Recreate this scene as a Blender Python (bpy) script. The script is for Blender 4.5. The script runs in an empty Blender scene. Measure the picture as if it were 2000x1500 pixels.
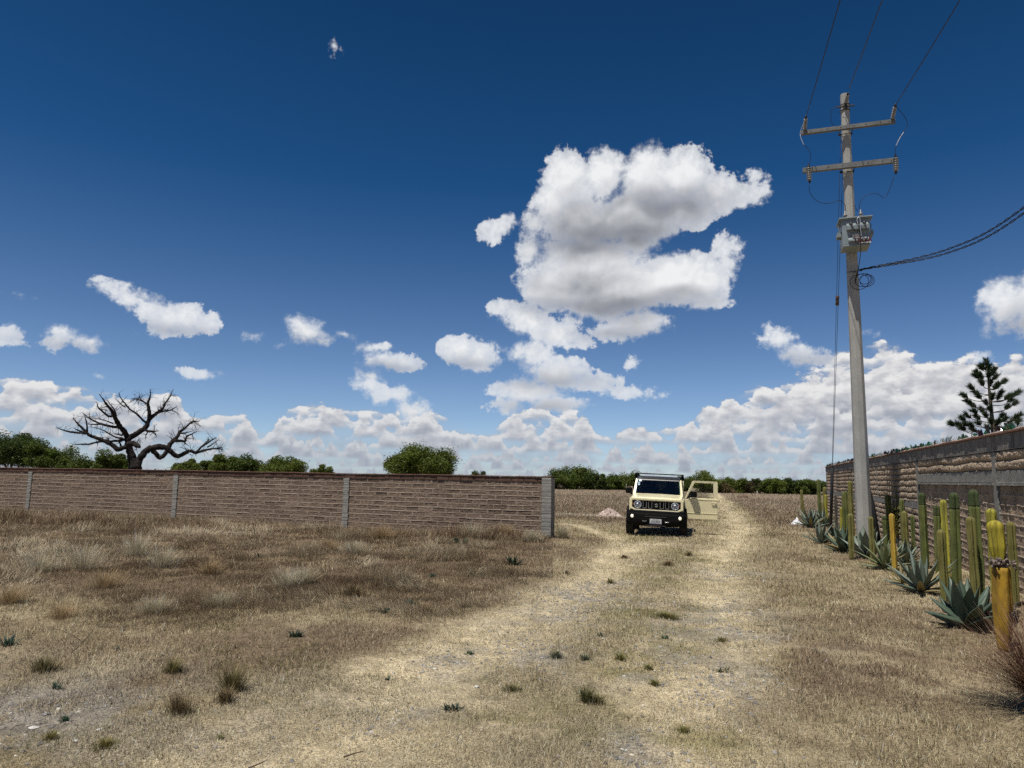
import bpy, bmesh, math, random
import numpy as np
from mathutils import Vector, Matrix
C = bpy.context.scene.collection
rad = math.radians

# ---------------------------------------------------------------- camera
EYE = Vector((0, 0, 1.6))
FPX = 1387.0                      # focal length for a 2000 px wide picture
PITCH, ROLL = rad(7.48), rad(1.0)
_f = Vector((0, math.cos(PITCH), math.sin(PITCH)))
_u0 = Vector((0, -math.sin(PITCH), math.cos(PITCH)))
_r0 = Vector((1, 0, 0))
_r = _r0 * math.cos(ROLL) + _u0 * math.sin(ROLL)
_u = _u0 * math.cos(ROLL) - _r0 * math.sin(ROLL)
cam = bpy.data.cameras.new('camera'); camo = bpy.data.objects.new('camera', cam); C.objects.link(camo)
cam.sensor_width = 36; cam.lens = 36 * FPX / 2000; cam.clip_end = 20000; cam.clip_start = 0.05
camo.matrix_world = Matrix(((_r.x, _u.x, -_f.x, EYE.x), (_r.y, _u.y, -_f.y, EYE.y), (_r.z, _u.z, -_f.z, EYE.z), (0, 0, 0, 1)))
bpy.context.scene.camera = camo

def ray(px, py):
    return (_f + _r * ((px - 1000) / FPX) + _u * ((750 - py) / FPX)).normalized()
def G(px, py, z=0.0):             # where the view line through a photo pixel meets the ground
    d = ray(px, py); t = (z - EYE.z) / d.z
    return EYE + d * t
def atY(px, py, Y):               # ... or a distance ahead
    d = ray(px, py); return EYE + d * (Y / d.y)
def onplane(px, py, P, n):
    d = ray(px, py); t = (Vector(P) - EYE).dot(n) / d.dot(n); return EYE + d * t
def azel(px, py):
    d = ray(px, py); return math.atan2(d.x, d.y), math.asin(d.z)

# ---------------------------------------------------------------- view, sun
vs = bpy.context.scene.view_settings
bpy.context.scene.display_settings.display_device = 'sRGB'
vs.view_transform = 'Standard'; vs.look = 'None'; vs.exposure = -0.1; vs.gamma = 1.0; vs.use_curve_mapping = False
SUN_EL = rad(68); SUN_DIR = Vector((-0.69 * math.cos(SUN_EL), -0.724 * math.cos(SUN_EL), math.sin(SUN_EL))).normalized()
sl = bpy.data.lights.new('sun', 'SUN'); sl.energy = 5.0; sl.angle = rad(0.55); sl.color = (1.0, 0.95, 0.87)
so = bpy.data.objects.new('sun', sl); C.objects.link(so)
so.rotation_euler = SUN_DIR.to_track_quat('Z', 'Y').to_euler()
cy = bpy.context.scene.cycles
cy.max_bounces = 6; cy.diffuse_bounces = 1; cy.glossy_bounces = 3; cy.transmission_bounces = 4; cy.transparent_max_bounces = 12
cy.use_denoising = False

# ---------------------------------------------------------------- sky
class NT:
    """short way to write node graphs"""
    def __init__(s, tree): s.t = tree
    def new(s, typ, **kw):
        n = s.t.nodes.new(typ)
        for k, v in kw.items(): setattr(n, k, v)
        return n
    def put(s, sock, v):
        if isinstance(v, bpy.types.NodeSocket): s.t.links.new(v, sock)
        elif v is not None: sock.default_value = v
    def m(s, op, a, b=None, c=None, clamp=False):
        n = s.new('ShaderNodeMath', operation=op, use_clamp=clamp)
        s.put(n.inputs[0], a); s.put(n.inputs[1], b); s.put(n.inputs[2], c); return n.outputs[0]
    def v(s, op, a, b=None, c=None, out=0):
        n = s.new('ShaderNodeVectorMath', operation=op)
        s.put(n.inputs[0], a); s.put(n.inputs[1], b); s.put(n.inputs[2], c)
        return n.outputs[out]
    def noise(s, vec, scale, detail=4, rough=.5, lac=2.0, dist=0.0, out=0, typ='FBM', dim='3D'):
        n = s.new('ShaderNodeTexNoise', noise_dimensions=dim, noise_type=typ)
        s.put(n.inputs['Vector'], vec); s.put(n.inputs['Scale'], scale); s.put(n.inputs['Detail'], detail)
        s.put(n.inputs['Roughness'], rough); s.put(n.inputs['Lacunarity'], lac); s.put(n.inputs['Distortion'], dist)
        return n.outputs[out]
    def mr(s, x, a, b, c=0.0, d=1.0, smooth=False, clamp=True):
        n = s.new('ShaderNodeMapRange', interpolation_type='SMOOTHSTEP' if smooth else 'LINEAR', clamp=clamp)
        for i, q in enumerate((x, a, b, c, d)): s.put(n.inputs[i], q)
        return n.outputs[0]
    def mix(s, f, a, b, blend='MIX'):
        n = s.new('ShaderNodeMix', data_type='RGBA', blend_type=blend)
        s.put(n.inputs[0], f); s.put(n.inputs[6], a); s.put(n.inputs[7], b); return n.outputs[2]
    def comb(s, x, y, z=0.0):
        n = s.new('ShaderNodeCombineXYZ')
        s.put(n.inputs[0], x); s.put(n.inputs[1], y); s.put(n.inputs[2], z); return n.outputs[0]
    def curve(s, x, pts):
        n = s.new('ShaderNodeFloatCurve'); cv = n.mapping.curves[0]
        cv.points[0].location = pts[0]; cv.points[1].location = pts[-1]
        for p in pts[1:-1]: cv.points.new(*p)
        n.mapping.update(); s.put(n.inputs[1], x); return n.outputs[0]
    def ramp(s, x, stops, interp='LINEAR'):
        n = s.new('ShaderNodeValToRGB'); n.color_ramp.interpolation = interp
        e = n.color_ramp.elements
        e[0].position, e[0].color = stops[0][0], (*stops[0][1], 1); e[1].position, e[1].color = stops[-1][0], (*stops[-1][1], 1)
        for p, c in stops[1:-1]:
            k = e.new(p); k.color = (*c, 1)
        s.put(n.inputs[0], x); return n.outputs[0]

# cumulus lobes: photo px centre, radii
LOBES = [
 (1105,345,52,62),(1180,340,50,58),(1265,345,62,72),(1335,345,68,62),(1400,372,62,42),(1460,385,40,22),(1478,345,26,26),(1495,372,14,22),
 (1130,430,92,62),(1230,425,110,60),(1330,410,90,34),(1400,400,60,28),(1080,400,45,60),(1240,470,50,45),
 (1150,510,120,60),(1090,555,92,50),(1200,565,130,55),(1310,545,100,62),(1370,545,72,52),(1415,485,32,30),(1428,512,24,30),(1160,595,100,24),(1395,590,40,20),(1035,490,30,40),(1045,445,26,30),
 (965,452,34,22),(990,438,20,15),(945,462,18,13),
 (985,605,38,26),(1030,625,50,38),(1085,650,50,30),(1140,665,32,18),(1110,625,22,16),(1250,628,62,28),(1190,648,36,20),(1300,630,20,8),
 (895,682,48,28),(935,700,46,30),(880,672,32,16),(1040,690,48,32),(1080,728,62,34),(1030,765,80,30),(1090,790,66,22),(1165,748,48,26),(1230,765,52,16),(1280,775,30,9),(990,795,46,18),(1130,720,28,20),
 (775,708,54,22),(735,676,36,11),(750,700,26,14),(600,642,42,30),(625,660,34,18),(585,628,28,18),(490,657,28,13),(545,672,12,5),(675,650,26,9),
 (132,658,34,28),(168,672,34,18),(108,674,24,16),(215,562,30,16),(250,578,46,26),(300,596,48,30),(350,615,54,36),(390,632,40,24),(190,545,18,9),(320,630,40,20),(390,731,36,13),
 (20,577,22,7),(15,665,32,24),(35,680,18,10),(190,730,14,10),(652,97,13,13),(1237,703,15,14),(1160,575,30,20),
 (1520,660,38,28),(1560,685,46,22),(1600,695,28,14),(1500,645,14,12),(1965,590,58,64),(2040,600,80,90),(1930,625,30,36),(1905,700,30,14),(1700,645,30,9),
 (720,755,40,22),(765,772,48,22),(800,800,44,22),(715,740,22,14),
]
# top line of the low cloud banks round the horizon (photo px)
BANK = [(0,728),(40,726),(90,742),(140,748),(190,752),(240,768),(290,765),(345,768),(385,808),(430,800),(470,800),(515,835),(560,790),(610,782),(660,792),(705,792),(760,800),(800,788),
        (850,800),(895,822),(940,842),(985,812),(1040,790),(1110,795),(1150,812),(1180,850),(1230,828),(1290,832),(1350,812),(1385,782),(1430,772),(1480,745),(1540,735),(1590,722),(1640,682),(1690,668),(1745,665),(1790,690),(1850,702),(1900,695),(1950,700),(2000,690)]

world = bpy.data.worlds.new('World'); bpy.context.scene.world = world; world.use_nodes = True
world.cycles.sampling_method = 'MANUAL'; world.cycles.sample_map_resolution = 256
wt = world.node_tree; wt.nodes.clear(); N = NT(wt)
SKY_STR = 0.105
sky = N.new('ShaderNodeTexSky', sky_type='NISHITA', sun_disc=False, sun_elevation=SUN_EL, sun_rotation=math.atan2(SUN_DIR.x, SUN_DIR.y), altitude=2000.0, air_density=0.75, dust_density=0.25, ozone_density=3.0)
dirv = N.v('NORMALIZE', N.new('ShaderNodeTexCoord').outputs['Generated'])
sep = N.new('ShaderNodeSeparateXYZ'); N.put(sep.inputs[0], dirv)
el = N.m('ARCSINE', sep.outputs[2]); az = N.m('ARCTAN2', sep.outputs[0], sep.outputs[1])
P = N.comb(az, el)

def field_tree(name, lobes):
    g = bpy.data.node_groups.new(name, 'ShaderNodeTree')
    g.interface.new_socket('P', in_out='INPUT', socket_type='NodeSocketVector')
    g.interface.new_socket('F', in_out='OUTPUT', socket_type='NodeSocketFloat')
    q = NT(g); gi = g.nodes.new('NodeGroupInput'); go = g.nodes.new('NodeGroupOutput')
    acc = None
    for cx, cy_, rx, ry in lobes:
        a0, e0 = azel(cx, cy_); a1, _ = azel(cx + rx, cy_); _, e1 = azel(cx, cy_ - ry)
        sx, sy = 1 / abs(a1 - a0), 1 / abs(e1 - e0); r = min(1 / sx, 1 / sy) * .75 + .25 * max(1 / sx, 1 / sy)
        w = q.v('MULTIPLY_ADD', gi.outputs[0], (sx, sy, 0), (-a0 * sx, -e0 * sy, 0))
        l = q.v('LENGTH', w, out=1)
        d = q.m('MULTIPLY_ADD', l, -r, r)
        acc = d if acc is None else q.m('SMOOTH_MAX', acc, d, 0.012)
    g.links.new(acc, go.inputs[0]); return g
FL = field_tree('cumulus left', [b for b in LOBES if b[0] < 850])
FR = field_tree('cumulus right', [b for b in LOBES if b[0] >= 850])
def use(g, vec):
    n = N.new('ShaderNodeGroup', node_tree=g); N.put(n.inputs[0], vec); return n.outputs[0]

def cumulus(group):
    """white body lit from above left, grey soft belly, ragged noisy rim"""
    wob = N.noise(P, 11.0, 3, .5, out=1)
    wob = N.v('MULTIPLY_ADD', N.v('SUBTRACT', wob, (.5, .5, .5)), (.030, .026, 0), P)
    n1 = N.noise(wob, 21.0, 10, .62, 2.1)
    big = N.noise(P, 13.0, 2, .5)
    bigu = N.noise(N.v('ADD', P, (-.012, .024, 0)), 13.0, 2, .5)
    mid = N.noise(wob, 40.0, 3, .5)
    midu = N.noise(N.v('ADD', wob, (-.004, .009, 0)), 40.0, 3, .5)
    f0 = use(group, wob); f1 = use(group, N.v('ADD', wob, (-.012, .030, 0)))
    amp = N.mr(f0, -.02, .03, .036, .046)
    fine = N.noise(P, 75.0, 6, .62)
    d0 = N.m('ADD', N.m('ADD', f0, N.m('MULTIPLY', N.m('SUBTRACT', n1, .48), amp)), N.m('MULTIPLY', N.m('SUBTRACT', fine, .5), N.mr(f0, .0, .02, .030, .018)))
    soft = N.mr(N.noise(P, 9.0, 1), .40, .62, .004, .020)
    alpha = N.m('MULTIPLY', N.mr(d0, -.001, soft, smooth=True), N.mr(N.m('ADD', d0, N.m('MULTIPLY', N.m('SUBTRACT', fine, .5), .03)), .0, .026, .62, 1.0))
    thick = N.mr(d0, .004, .040, smooth=True)
    belly = N.mr(N.m('SUBTRACT', f1, f0), -.026, .016, smooth=True)          # 0 = top side, 1 = underside
    bel = use(FB, wob)
    dark = N.mr(N.m('ADD', bel, N.m('MULTIPLY', N.m('SUBTRACT', big, .5), .03)), -.040, .042, smooth=True)
    bump = N.m('ADD', N.m('MULTIPLY', N.m('SUBTRACT', bigu, big), 1.1), N.m('MULTIPLY', N.m('SUBTRACT', midu, mid), .75))
    shade = N.m('ADD', N.m('MULTIPLY', thick, N.m('MULTIPLY', belly, .42)), N.m('MULTIPLY', dark, .62))
    lum = N.m('SUBTRACT', N.m('SUBTRACT', 1.02, shade), N.m('MULTIPLY', bump, N.m('MULTIPLY', thick, .46)))
    lum = N.m('SUBTRACT', lum, N.m('MULTIPLY', N.m('SUBTRACT', .60, N.m('MULTIPLY_ADD', fine, .4, N.m('MULTIPLY', n1, .6))), N.m('MULTIPLY', thick, .24)))
    lum = N.m('MAXIMUM', N.m('MINIMUM', lum, 1.0), .0)
    col = N.ramp(lum, [(0.0, (.22, .235, .275)), (.35, (.36, .375, .41)), (.7, (.64, .655, .69)), (1.0, (.92, .935, .95))])
    return alpha, col

BELLIES = [(1190,448,130,48),(1120,475,70,34),(1300,400,100,30),(1220,596,130,24),(1090,595,50,14),(1080,745,60,12),(1060,800,60,9),(1230,650,60,10),(1985,640,50,26),(1100,560,40,14),(1575,700,40,10),(770,722,40,6),(905,712,40,7),(345,642,40,6),(605,662,24,5),(140,682,34,5)]
FB = field_tree('cloud bellies', BELLIES)

def bank():
    """rows of cumulus seen edge on, one behind another down to the horizon"""
    au0, au1 = azel(0, 900)[0], azel(2000, 900)[0]
    t = N.mr(az, au0, au1)
    pts = []
    for x, y in BANK:
        a, e = azel(x, y); pts.append(((a - au0) / (au1 - au0), e / .3))
    top = N.m('MULTIPLY', N.curve(t, [(max(0, min(1, a)), b) for a, b in pts]), .3)
    n1 = N.noise(N.comb(az, N.m('MULTIPLY', el, 1.7), 3.0), 34.0, 9, .60)
    n1u = N.noise(N.comb(N.m('SUBTRACT', az, .003), N.m('MULTIPLY_ADD', el, 1.7, .012), 3.0), 34.0, 4, .55)
    bump = N.m('SUBTRACT', n1, n1u)
    acc_a, acc_c = None, None
    rows = [(.0, .010, 60, .40), (.010, .014, 44, .40), (.022, .018, 32, .39), (.036, .022, 26, .38), (.052, .026, 20, .37), (.066, .024, 19, .38), (.082, .026, 17, .38), (.100, .030, 15, .38), (.122, .034, 13, .39), (.148, .036, 12, .40), (.175, .04, 10, .42)]
    rows.insert(5, (None, .052, 9, .0))
    for i, (e0, h, fr, cut) in enumerate(rows):
        solid = e0 is None                                                # the bank's own skyline
        if solid: e0 = .075
        w = N.noise(N.comb(az, float(i) * 7.3), float(fr), 3, .5)
        tp = N.m('MULTIPLY_ADD', N.m('SUBTRACT', w, cut), h * 5.5, e0)         # lumpy top of this row; below its base = a gap
        tp = N.m('SUBTRACT', top, N.m('MULTIPLY', N.mr(N.noise(N.comb(az, 51.0), 16.0, 2), .40, .62), .035)) if solid else N.m('MINIMUM', tp, N.m('ADD', top, -.004))
        rim = N.m('ADD', N.m('SUBTRACT', tp, el), N.m('MULTIPLY', N.m('SUBTRACT', n1, .5), h * 1.25))
        a = N.m('MULTIPLY', N.mr(rim, 0, h * .16, smooth=True), N.mr(N.m('ADD', N.m('SUBTRACT', el, e0), N.m('MULTIPLY', N.m('SUBTRACT', n1, .5), h * .8)), -h * .45, h * .25, smooth=True))
        lum = N.m('ADD', N.m('MULTIPLY_ADD', N.mr(rim, 0, h * 1.35, smooth=True), -.55, .98), N.m('MULTIPLY', bump, 1.5))
        lum = N.m('MAXIMUM', N.m('MINIMUM', lum, 1.0), .02)
        hz = .12 if solid else min(.80, .06 + .74 * max(0.0, 1 - e0 / .17) ** 2.4)
        col = N.ramp(lum, [(0.0, (.30, .33, .40)), (.42, (.42, .44, .50)), (.75, (.66, .66, .69)), (1.0, (.92, .91, .90))])
        col = N.mix(hz, col, (.36, .42, .51, 1))
        if acc_a is None: acc_a, acc_c = a, col
        else:
            acc_c = N.mix(a, acc_c, col); acc_a = N.m('SUBTRACT', 1.0, N.m('MULTIPLY', N.m('SUBTRACT', 1.0, acc_a), N.m('SUBTRACT', 1.0, a)))
    # the grey veil the rows stand in
    veil = N.m('MULTIPLY', N.mr(N.m('SUBTRACT', top, el), -.01, .085, smooth=True), N.mr(n1, .3, .6, .30, .75))
    vc = N.mix(N.mr(el, .12, .0), (.44, .47, .54, 1), (.33, .39, .49, 1))
    col = N.mix(acc_a, vc, acc_c)
    alpha = N.m('MAXIMUM', acc_a, veil)
    return alpha, col

# clear sky: the physical model, deepened a little with height
hsv = N.new('ShaderNodeHueSaturation'); N.put(hsv.inputs['Color'], sky.outputs[0]); N.put(hsv.inputs['Saturation'], N.mr(el, .0, .40, .94, 1.30))
hsv.inputs['Value'].default_value = 1.0; hsv.inputs['Hue'].default_value = .5000
clear = N.v('MULTIPLY', hsv.outputs[0], N.comb(SKY_STR, SKY_STR, SKY_STR))
high = N.mr(el, .12, .62)
k = N.m('MULTIPLY_ADD', high, -.40, 1.02)
clear = N.v('SCALE', clear); clear.node.inputs[3].default_value = 1.0; wt.links.new(k, clear.node.inputs[3])

def bgnode(col, st=1.0):
    n = N.new('ShaderNodeBackground'); N.put(n.inputs[0], col); N.put(n.inputs[1], st); return n.outputs[0]
def mixs(f, a, b):
    n = N.new('ShaderNodeMixShader'); N.put(n.inputs[0], f); N.put(n.inputs[1], a); N.put(n.inputs[2], b); return n.outputs[0]
outs = []
ab, cb = bank()
for grp in (FL, FR):
    a1, c1 = cumulus(grp)
    # distance haze on low cumulus
    c1 = N.mix(N.mr(el, .19, .0, 0, .45), c1, (.42, .47, .56, 1))
    base = N.mix(ab, clear, cb)
    outs.append(bgnode(N.mix(a1, base, c1)))
side = N.m('GREATER_THAN', az, azel(850, 700)[0])
front = mixs(side, outs[0], outs[1])
low = N.m('MULTIPLY', N.m('LESS_THAN', el, .66), N.m('LESS_THAN', N.m('ABSOLUTE', az), .85))
plain = bgnode(N.mix(ab, clear, cb))
plain_hi = bgnode(clear)
rest = mixs(N.m('GREATER_THAN', el, .35), plain, plain_hi)
wo = N.new('ShaderNodeOutputWorld'); wt.links.new(mixs(low, rest, front), wo.inputs[0])
rng = np.random.default_rng(7)
random.seed(11)

# ---------------------------------------------------------------- helpers
def tag(o, label=None, cat=None, group=None, kind=None):
    if label: o['label'] = label
    if cat: o['category'] = cat
    if group: o['group'] = group
    if kind: o['kind'] = kind
    return o
def empty(name, loc=(0, 0, 0), rz=0.0, **kw):
    o = bpy.data.objects.new(name, None); C.objects.link(o); o.location = loc; o.rotation_euler = (0, 0, rz); o.empty_display_size = .1
    return tag(o, **kw)
def addobj(name, me, parent=None, loc=None):
    o = bpy.data.objects.new(name, me); C.objects.link(o)
    if parent is not None: o.parent = parent
    if loc is not None: o.location = loc
    return o
def npmesh(name, V, F, mat=None, smooth=False, cols=None):
    """V (n,3), F (m,3) or (m,4) arrays; cols per vertex rgb"""
    V = np.asarray(V, np.float32); F = np.asarray(F, np.int32); k = F.shape[1]
    me = bpy.data.meshes.new(name); me.vertices.add(len(V)); me.vertices.foreach_set('co', V.ravel())
    me.loops.add(F.size); me.loops.foreach_set('vertex_index', F.ravel())
    me.polygons.add(len(F)); me.polygons.foreach_set('loop_start', np.arange(len(F), dtype=np.int32) * k)
    me.polygons.foreach_set('use_smooth', np.full(len(F), smooth))
    if cols is not None:
        ca = me.color_attributes.new('tint', 'FLOAT_COLOR', 'POINT')
        cc = np.ones((len(V), 4), np.float32); cc[:, :3] = cols; ca.data.foreach_set('color', cc.ravel())
    me.update(calc_edges=True); me.validate()
    if mat: me.materials.append(mat)
    return me

class MB:
    """collects shapes, links them as ONE mesh object"""
    def __init__(s): s.bm = bmesh.new()
    def _x(s, vs, M):
        if M is not None: bmesh.ops.transform(s.bm, matrix=M, verts=vs)
        return vs
    def box(s, x0, x1, y0, y1, z0, z1, bevel=0.0, M=None, seg=2):
        vs = bmesh.ops.create_cube(s.bm, size=1)['verts']
        bmesh.ops.transform(s.bm, matrix=Matrix.Translation(((x0 + x1) / 2, (y0 + y1) / 2, (z0 + z1) / 2)) @ Matrix.Diagonal((x1 - x0, y1 - y0, z1 - z0, 1)), verts=vs)
        if bevel:
            es = list({e for v in vs for e in v.link_edges})
            r = bmesh.ops.bevel(s.bm, geom=es, offset=bevel, segments=seg, affect='EDGES', profile=.5)
            vs = list({v for f in r['faces'] for v in f.verts} | {v for v in vs if v.is_valid})
        return s._x(vs, M)
    def tube(s, pts, r, n=8, caps=True, M=None):
        """pts list of Vector, r number or list"""
        pts = [Vector(p) for p in pts]; rr = r if isinstance(r, (list, tuple)) else [r] * len(pts)
        rings, allv = [], []
        prev = None
        for i, p in enumerate(pts):
            t = (pts[min(i + 1, len(pts) - 1)] - pts[max(i - 1, 0)]).normalized()
            if prev is None:
                a = t.orthogonal().normalized()
            else:
                a = (prev - t * prev.dot(t)).normalized()
            prev = a; b = t.cross(a)
            ring = [s.bm.verts.new(p + (a * math.cos(2 * math.pi * k / n) + b * math.sin(2 * math.pi * k / n)) * rr[i]) for k in range(n)]
            rings.append(ring); allv += ring
        for q, w in zip(rings, rings[1:]):
            for k in range(n):
                f = s.bm.faces.new((q[k], q[(k + 1) % n], w[(k + 1) % n], w[k])); f.smooth = n > 8 or n in (5, 6, 7)
        if caps:
            s.bm.faces.new(rings[0][::-1]); s.bm.faces.new(rings[-1])
        return s._x(allv, M)
    def lathe(s, prof, n=24, M=None, axis='Z', smooth=True):
        """prof list of (radius, height)"""
        rings, allv = [], []
        for r, h in prof:
            ring = []
            for k in range(n):
                a = 2 * math.pi * k / n; c, q = r * math.cos(a), r * math.sin(a)
                ring.append(s.bm.verts.new((c, q, h) if axis == 'Z' else ((h, c, q) if axis == 'X' else (c, h, q))))
            rings.append(ring); allv += ring
        for q, w in zip(rings, rings[1:]):
            for k in range(n):
                f = s.bm.faces.new((q[k], q[(k + 1) % n], w[(k + 1) % n], w[k])); f.smooth = smooth
        if prof[0][0] > 1e-4: s.bm.faces.new(rings[0][::-1])
        if prof[-1][0] > 1e-4: s.bm.faces.new(rings[-1])
        return s._x(allv, M)
    def prism(s, poly, d0, d1, plane='XZ', M=None):
        """closed outline extruded between d0 and d1 along the missing axis"""
        def mk(a, b, d): return {'XZ': (a, d, b), 'XY': (a, b, d), 'YZ': (d, a, b)}[plane]
        A = [s.bm.verts.new(mk(a, b, d0)) for a, b in poly]; B = [s.bm.verts.new(mk(a, b, d1)) for a, b in poly]
        s.bm.faces.new(A[::-1]); s.bm.faces.new(B)
        for i in range(len(A)): s.bm.faces.new((A[i], A[(i + 1) % len(A)], B[(i + 1) % len(A)], B[i]))
        return s._x(A + B, M)
    def build(s, name, mat, parent=None, smooth=None, bevel=0, loc=None):
        bmesh.ops.recalc_face_normals(s.bm, faces=s.bm.faces)
        me = bpy.data.meshes.new(name); s.bm.to_mesh(me); s.bm.free()
        if mat: me.materials.append(mat)
        if smooth is not None: me.polygons.foreach_set('use_smooth', [smooth] * len(me.polygons))
        o = addobj(name, me, parent, loc)
        if bevel:
            b = o.modifiers.new('bevel', 'BEVEL'); b.width = bevel; b.segments = 2; b.limit_method = 'ANGLE'; b.angle_limit = rad(35)
        return o

def principled(name, col=(.5, .5, .5), rough=.6, metal=0.0, spec=.5, coat=0.0):
    m = bpy.data.materials.new(name); m.use_nodes = True; b = m.node_tree.nodes['Principled BSDF']
    b.inputs['Base Color'].default_value = (*col, 1); b.inputs['Roughness'].default_value = rough; b.inputs['Metallic'].default_value = metal
    b.inputs['Specular IOR Level'].default_value = spec
    if coat: b.inputs['Coat Weight'].default_value = coat; b.inputs['Coat Roughness'].default_value = .08
    return m
def mat(name, col, col2=None, scale=6.0, detail=6, rough=.7, metal=0.0, bump=0.0, bscale=None, contrast=(.35, .65), spec=.35, coat=0.0, tint=False, stretch=(1, 1, 1), speck=None, obj=True):
    """general surface: two colours mixed by noise, fine speckle, bump"""
    m = principled(name, col, rough, metal, spec, coat); q = NT(m.node_tree); b = m.node_tree.nodes['Principled BSDF']
    tc = q.new('ShaderNodeTexCoord').outputs['Object'] if obj else q.new('ShaderNodeNewGeometry').outputs['Position']
    v = q.v('MULTIPLY', tc, stretch)
    n = q.noise(v, scale, detail, .62)
    c = (*col, 1)
    if tint: c = q.new('ShaderNodeVertexColor', layer_name='tint').outputs[0]
    if col2 is not None:
        f = q.mr(n, contrast[0], contrast[1])
        c = q.mix(f, c, (*col2, 1))
    else:
        sc = q.new('ShaderNodeVectorMath', operation='SCALE'); q.put(sc.inputs[0], c if tint else tuple(col)); q.put(sc.inputs[3], q.mr(n, .3, .7, .85, 1.15)); c = sc.outputs[0]
    if speck:
        n2 = q.noise(v, speck[0], 3, .6); c = q.mix(q.mr(n2, .5, .72, 0, speck[2] if len(speck) > 2 else 1), c, (*speck[1], 1))
    m.node_tree.links.new(c, b.inputs['Base Color'])
    if bump:
        bp = q.new('ShaderNodeBump'); bp.inputs['Strength'].default_value = 1.0; bp.inputs['Distance'].default_value = bump
        m.node_tree.links.new(q.noise(v, bscale or scale * 3, 6, .62), bp.inputs['Height']); m.node_tree.links.new(bp.outputs[0], b.inputs['Normal'])
    return m

# value noise on arrays
_perm = rng.random((256, 256)).astype(np.float32)
def vnoise(x, y, seed=0):
    x = np.asarray(x, np.float64) + seed * 17.31; y = np.asarray(y, np.float64) + seed * 9.73
    xi = np.floor(x).astype(int); yi = np.floor(y).astype(int); fx = x - xi; fy = y - yi
    fx = fx * fx * (3 - 2 * fx); fy = fy * fy * (3 - 2 * fy)
    a = _perm[xi & 255, yi & 255]; b = _perm[(xi + 1) & 255, yi & 255]; c = _perm[xi & 255, (yi + 1) & 255]; d = _perm[(xi + 1) & 255, (yi + 1) & 255]
    return (a * (1 - fx) + b * fx) * (1 - fy) + (c * (1 - fx) + d * fx) * fy
def fbm(x, y, oct=4, seed=0, gain=.5):
    s = 0; a = 1; t = 0
    for i in range(oct):
        s = s + a * vnoise(x * 2 ** i, y * 2 ** i, seed + i * 3); t += a; a *= gain
    return s / t
def sstep(a, b, x):
    t = np.clip((np.asarray(x, np.float64) - a) / (b - a), 0, 1); return t * t * (3 - 2 * t)
def polydist(x, y, pts):
    best = np.full(np.shape(x), 1e9)
    for (x0, y0), (x1, y1) in zip(pts, pts[1:]):
        dx, dy = x1 - x0, y1 - y0; t = np.clip(((x - x0) * dx + (y - y0) * dy) / (dx * dx + dy * dy), 0, 1)
        best = np.minimum(best, np.hypot(x - x0 - t * dx, y - y0 - t * dy))
    return best
def inside(x, y, poly):
    r = np.zeros(np.shape(x), bool); n = len(poly)
    for i in range(n):
        x0, y0 = poly[i]; x1, y1 = poly[(i + 1) % n]
        c = ((y0 > y) != (y1 > y)); 
        with np.errstate(divide='ignore', invalid='ignore'):
            r ^= c & (x < (x1 - x0) * (y - y0) / (y1 - y0 + 1e-12) + x0)
    return r
def gpts(lst): return [(G(a, b).x, G(a, b).y) for a, b in lst]
# ---------------------------------------------------------------- ground
TRACK = gpts([(-900, 1800), (200, 1500), (420, 1425), (560, 1335), (760, 1285), (880, 1228), (1000, 1180), (1120, 1112), (1180, 1075), (1175, 1052), (1100, 1030), (1080, 1020), (1080, 1012), (1130, 1014),
              (1230, 1030), (1300, 1040), (1375, 1010), (1385, 975), (1380, 961), (1400, 961), (1440, 985), (1490, 1015), (1500, 1060), (1480, 1110), (1500, 1250), (1530, 1500), (1700, 1800)])
RUT_L = gpts([(300, 1600), (600, 1470), (800, 1330), (950, 1250), (1100, 1170), (1190, 1105), (1250, 1060)])
RUT_R = gpts([(1330, 1560), (1350, 1400), (1380, 1230), (1395, 1120), (1440, 1035), (1432, 1000), (1405, 975), (1392, 958)])
PATH = gpts([(900, 1003), (1060, 1003), (1150, 1006), (1215, 1010)])
SIDE = gpts([(1080, 1022), (1130, 1030), (1185, 1046), (1215, 1070)])
GRAV = [(G(a, b).x, G(a, b).y, r) for a, b, r in [(1120, 1168, .55), (1155, 1178, .5), (1085, 1205, .45), (1060, 1275, .4), (1380, 1230, .7), (1405, 1185, .6), (1345, 1308, .45), (1400, 1315, .35), (880, 1290, .25), (730, 1405, .2), (1010, 1262, .3),
        (1420, 1120, .6), (1180, 1140, .4), (90, 1385, .35), (60, 1430, .4), (1230, 1470, .25), (1390, 1365, .25), (1150, 1150, .5)]]
OLIVE = [(G(a, b).x, G(a, b).y, r1, r2) for a, b, r1, r2 in [(1290, 1200, .9, 1.3), (1215, 1180, .5, .8), (1240, 1262, .6, .6), (1000, 1335, .55, .35), (1160, 1385, .4, .3), (1100, 1420, .5, .3), (1300, 1270, .5, .5), (1345, 1190, .6, .8), (1300, 1120, .8, 1.5), (1360, 1090, .6, 1.2), (950, 1410, .4, .3), (1380, 1440, .4, .3), (1250, 1445, .4, .25), (1215, 1315, .3, .3)]]
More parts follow.
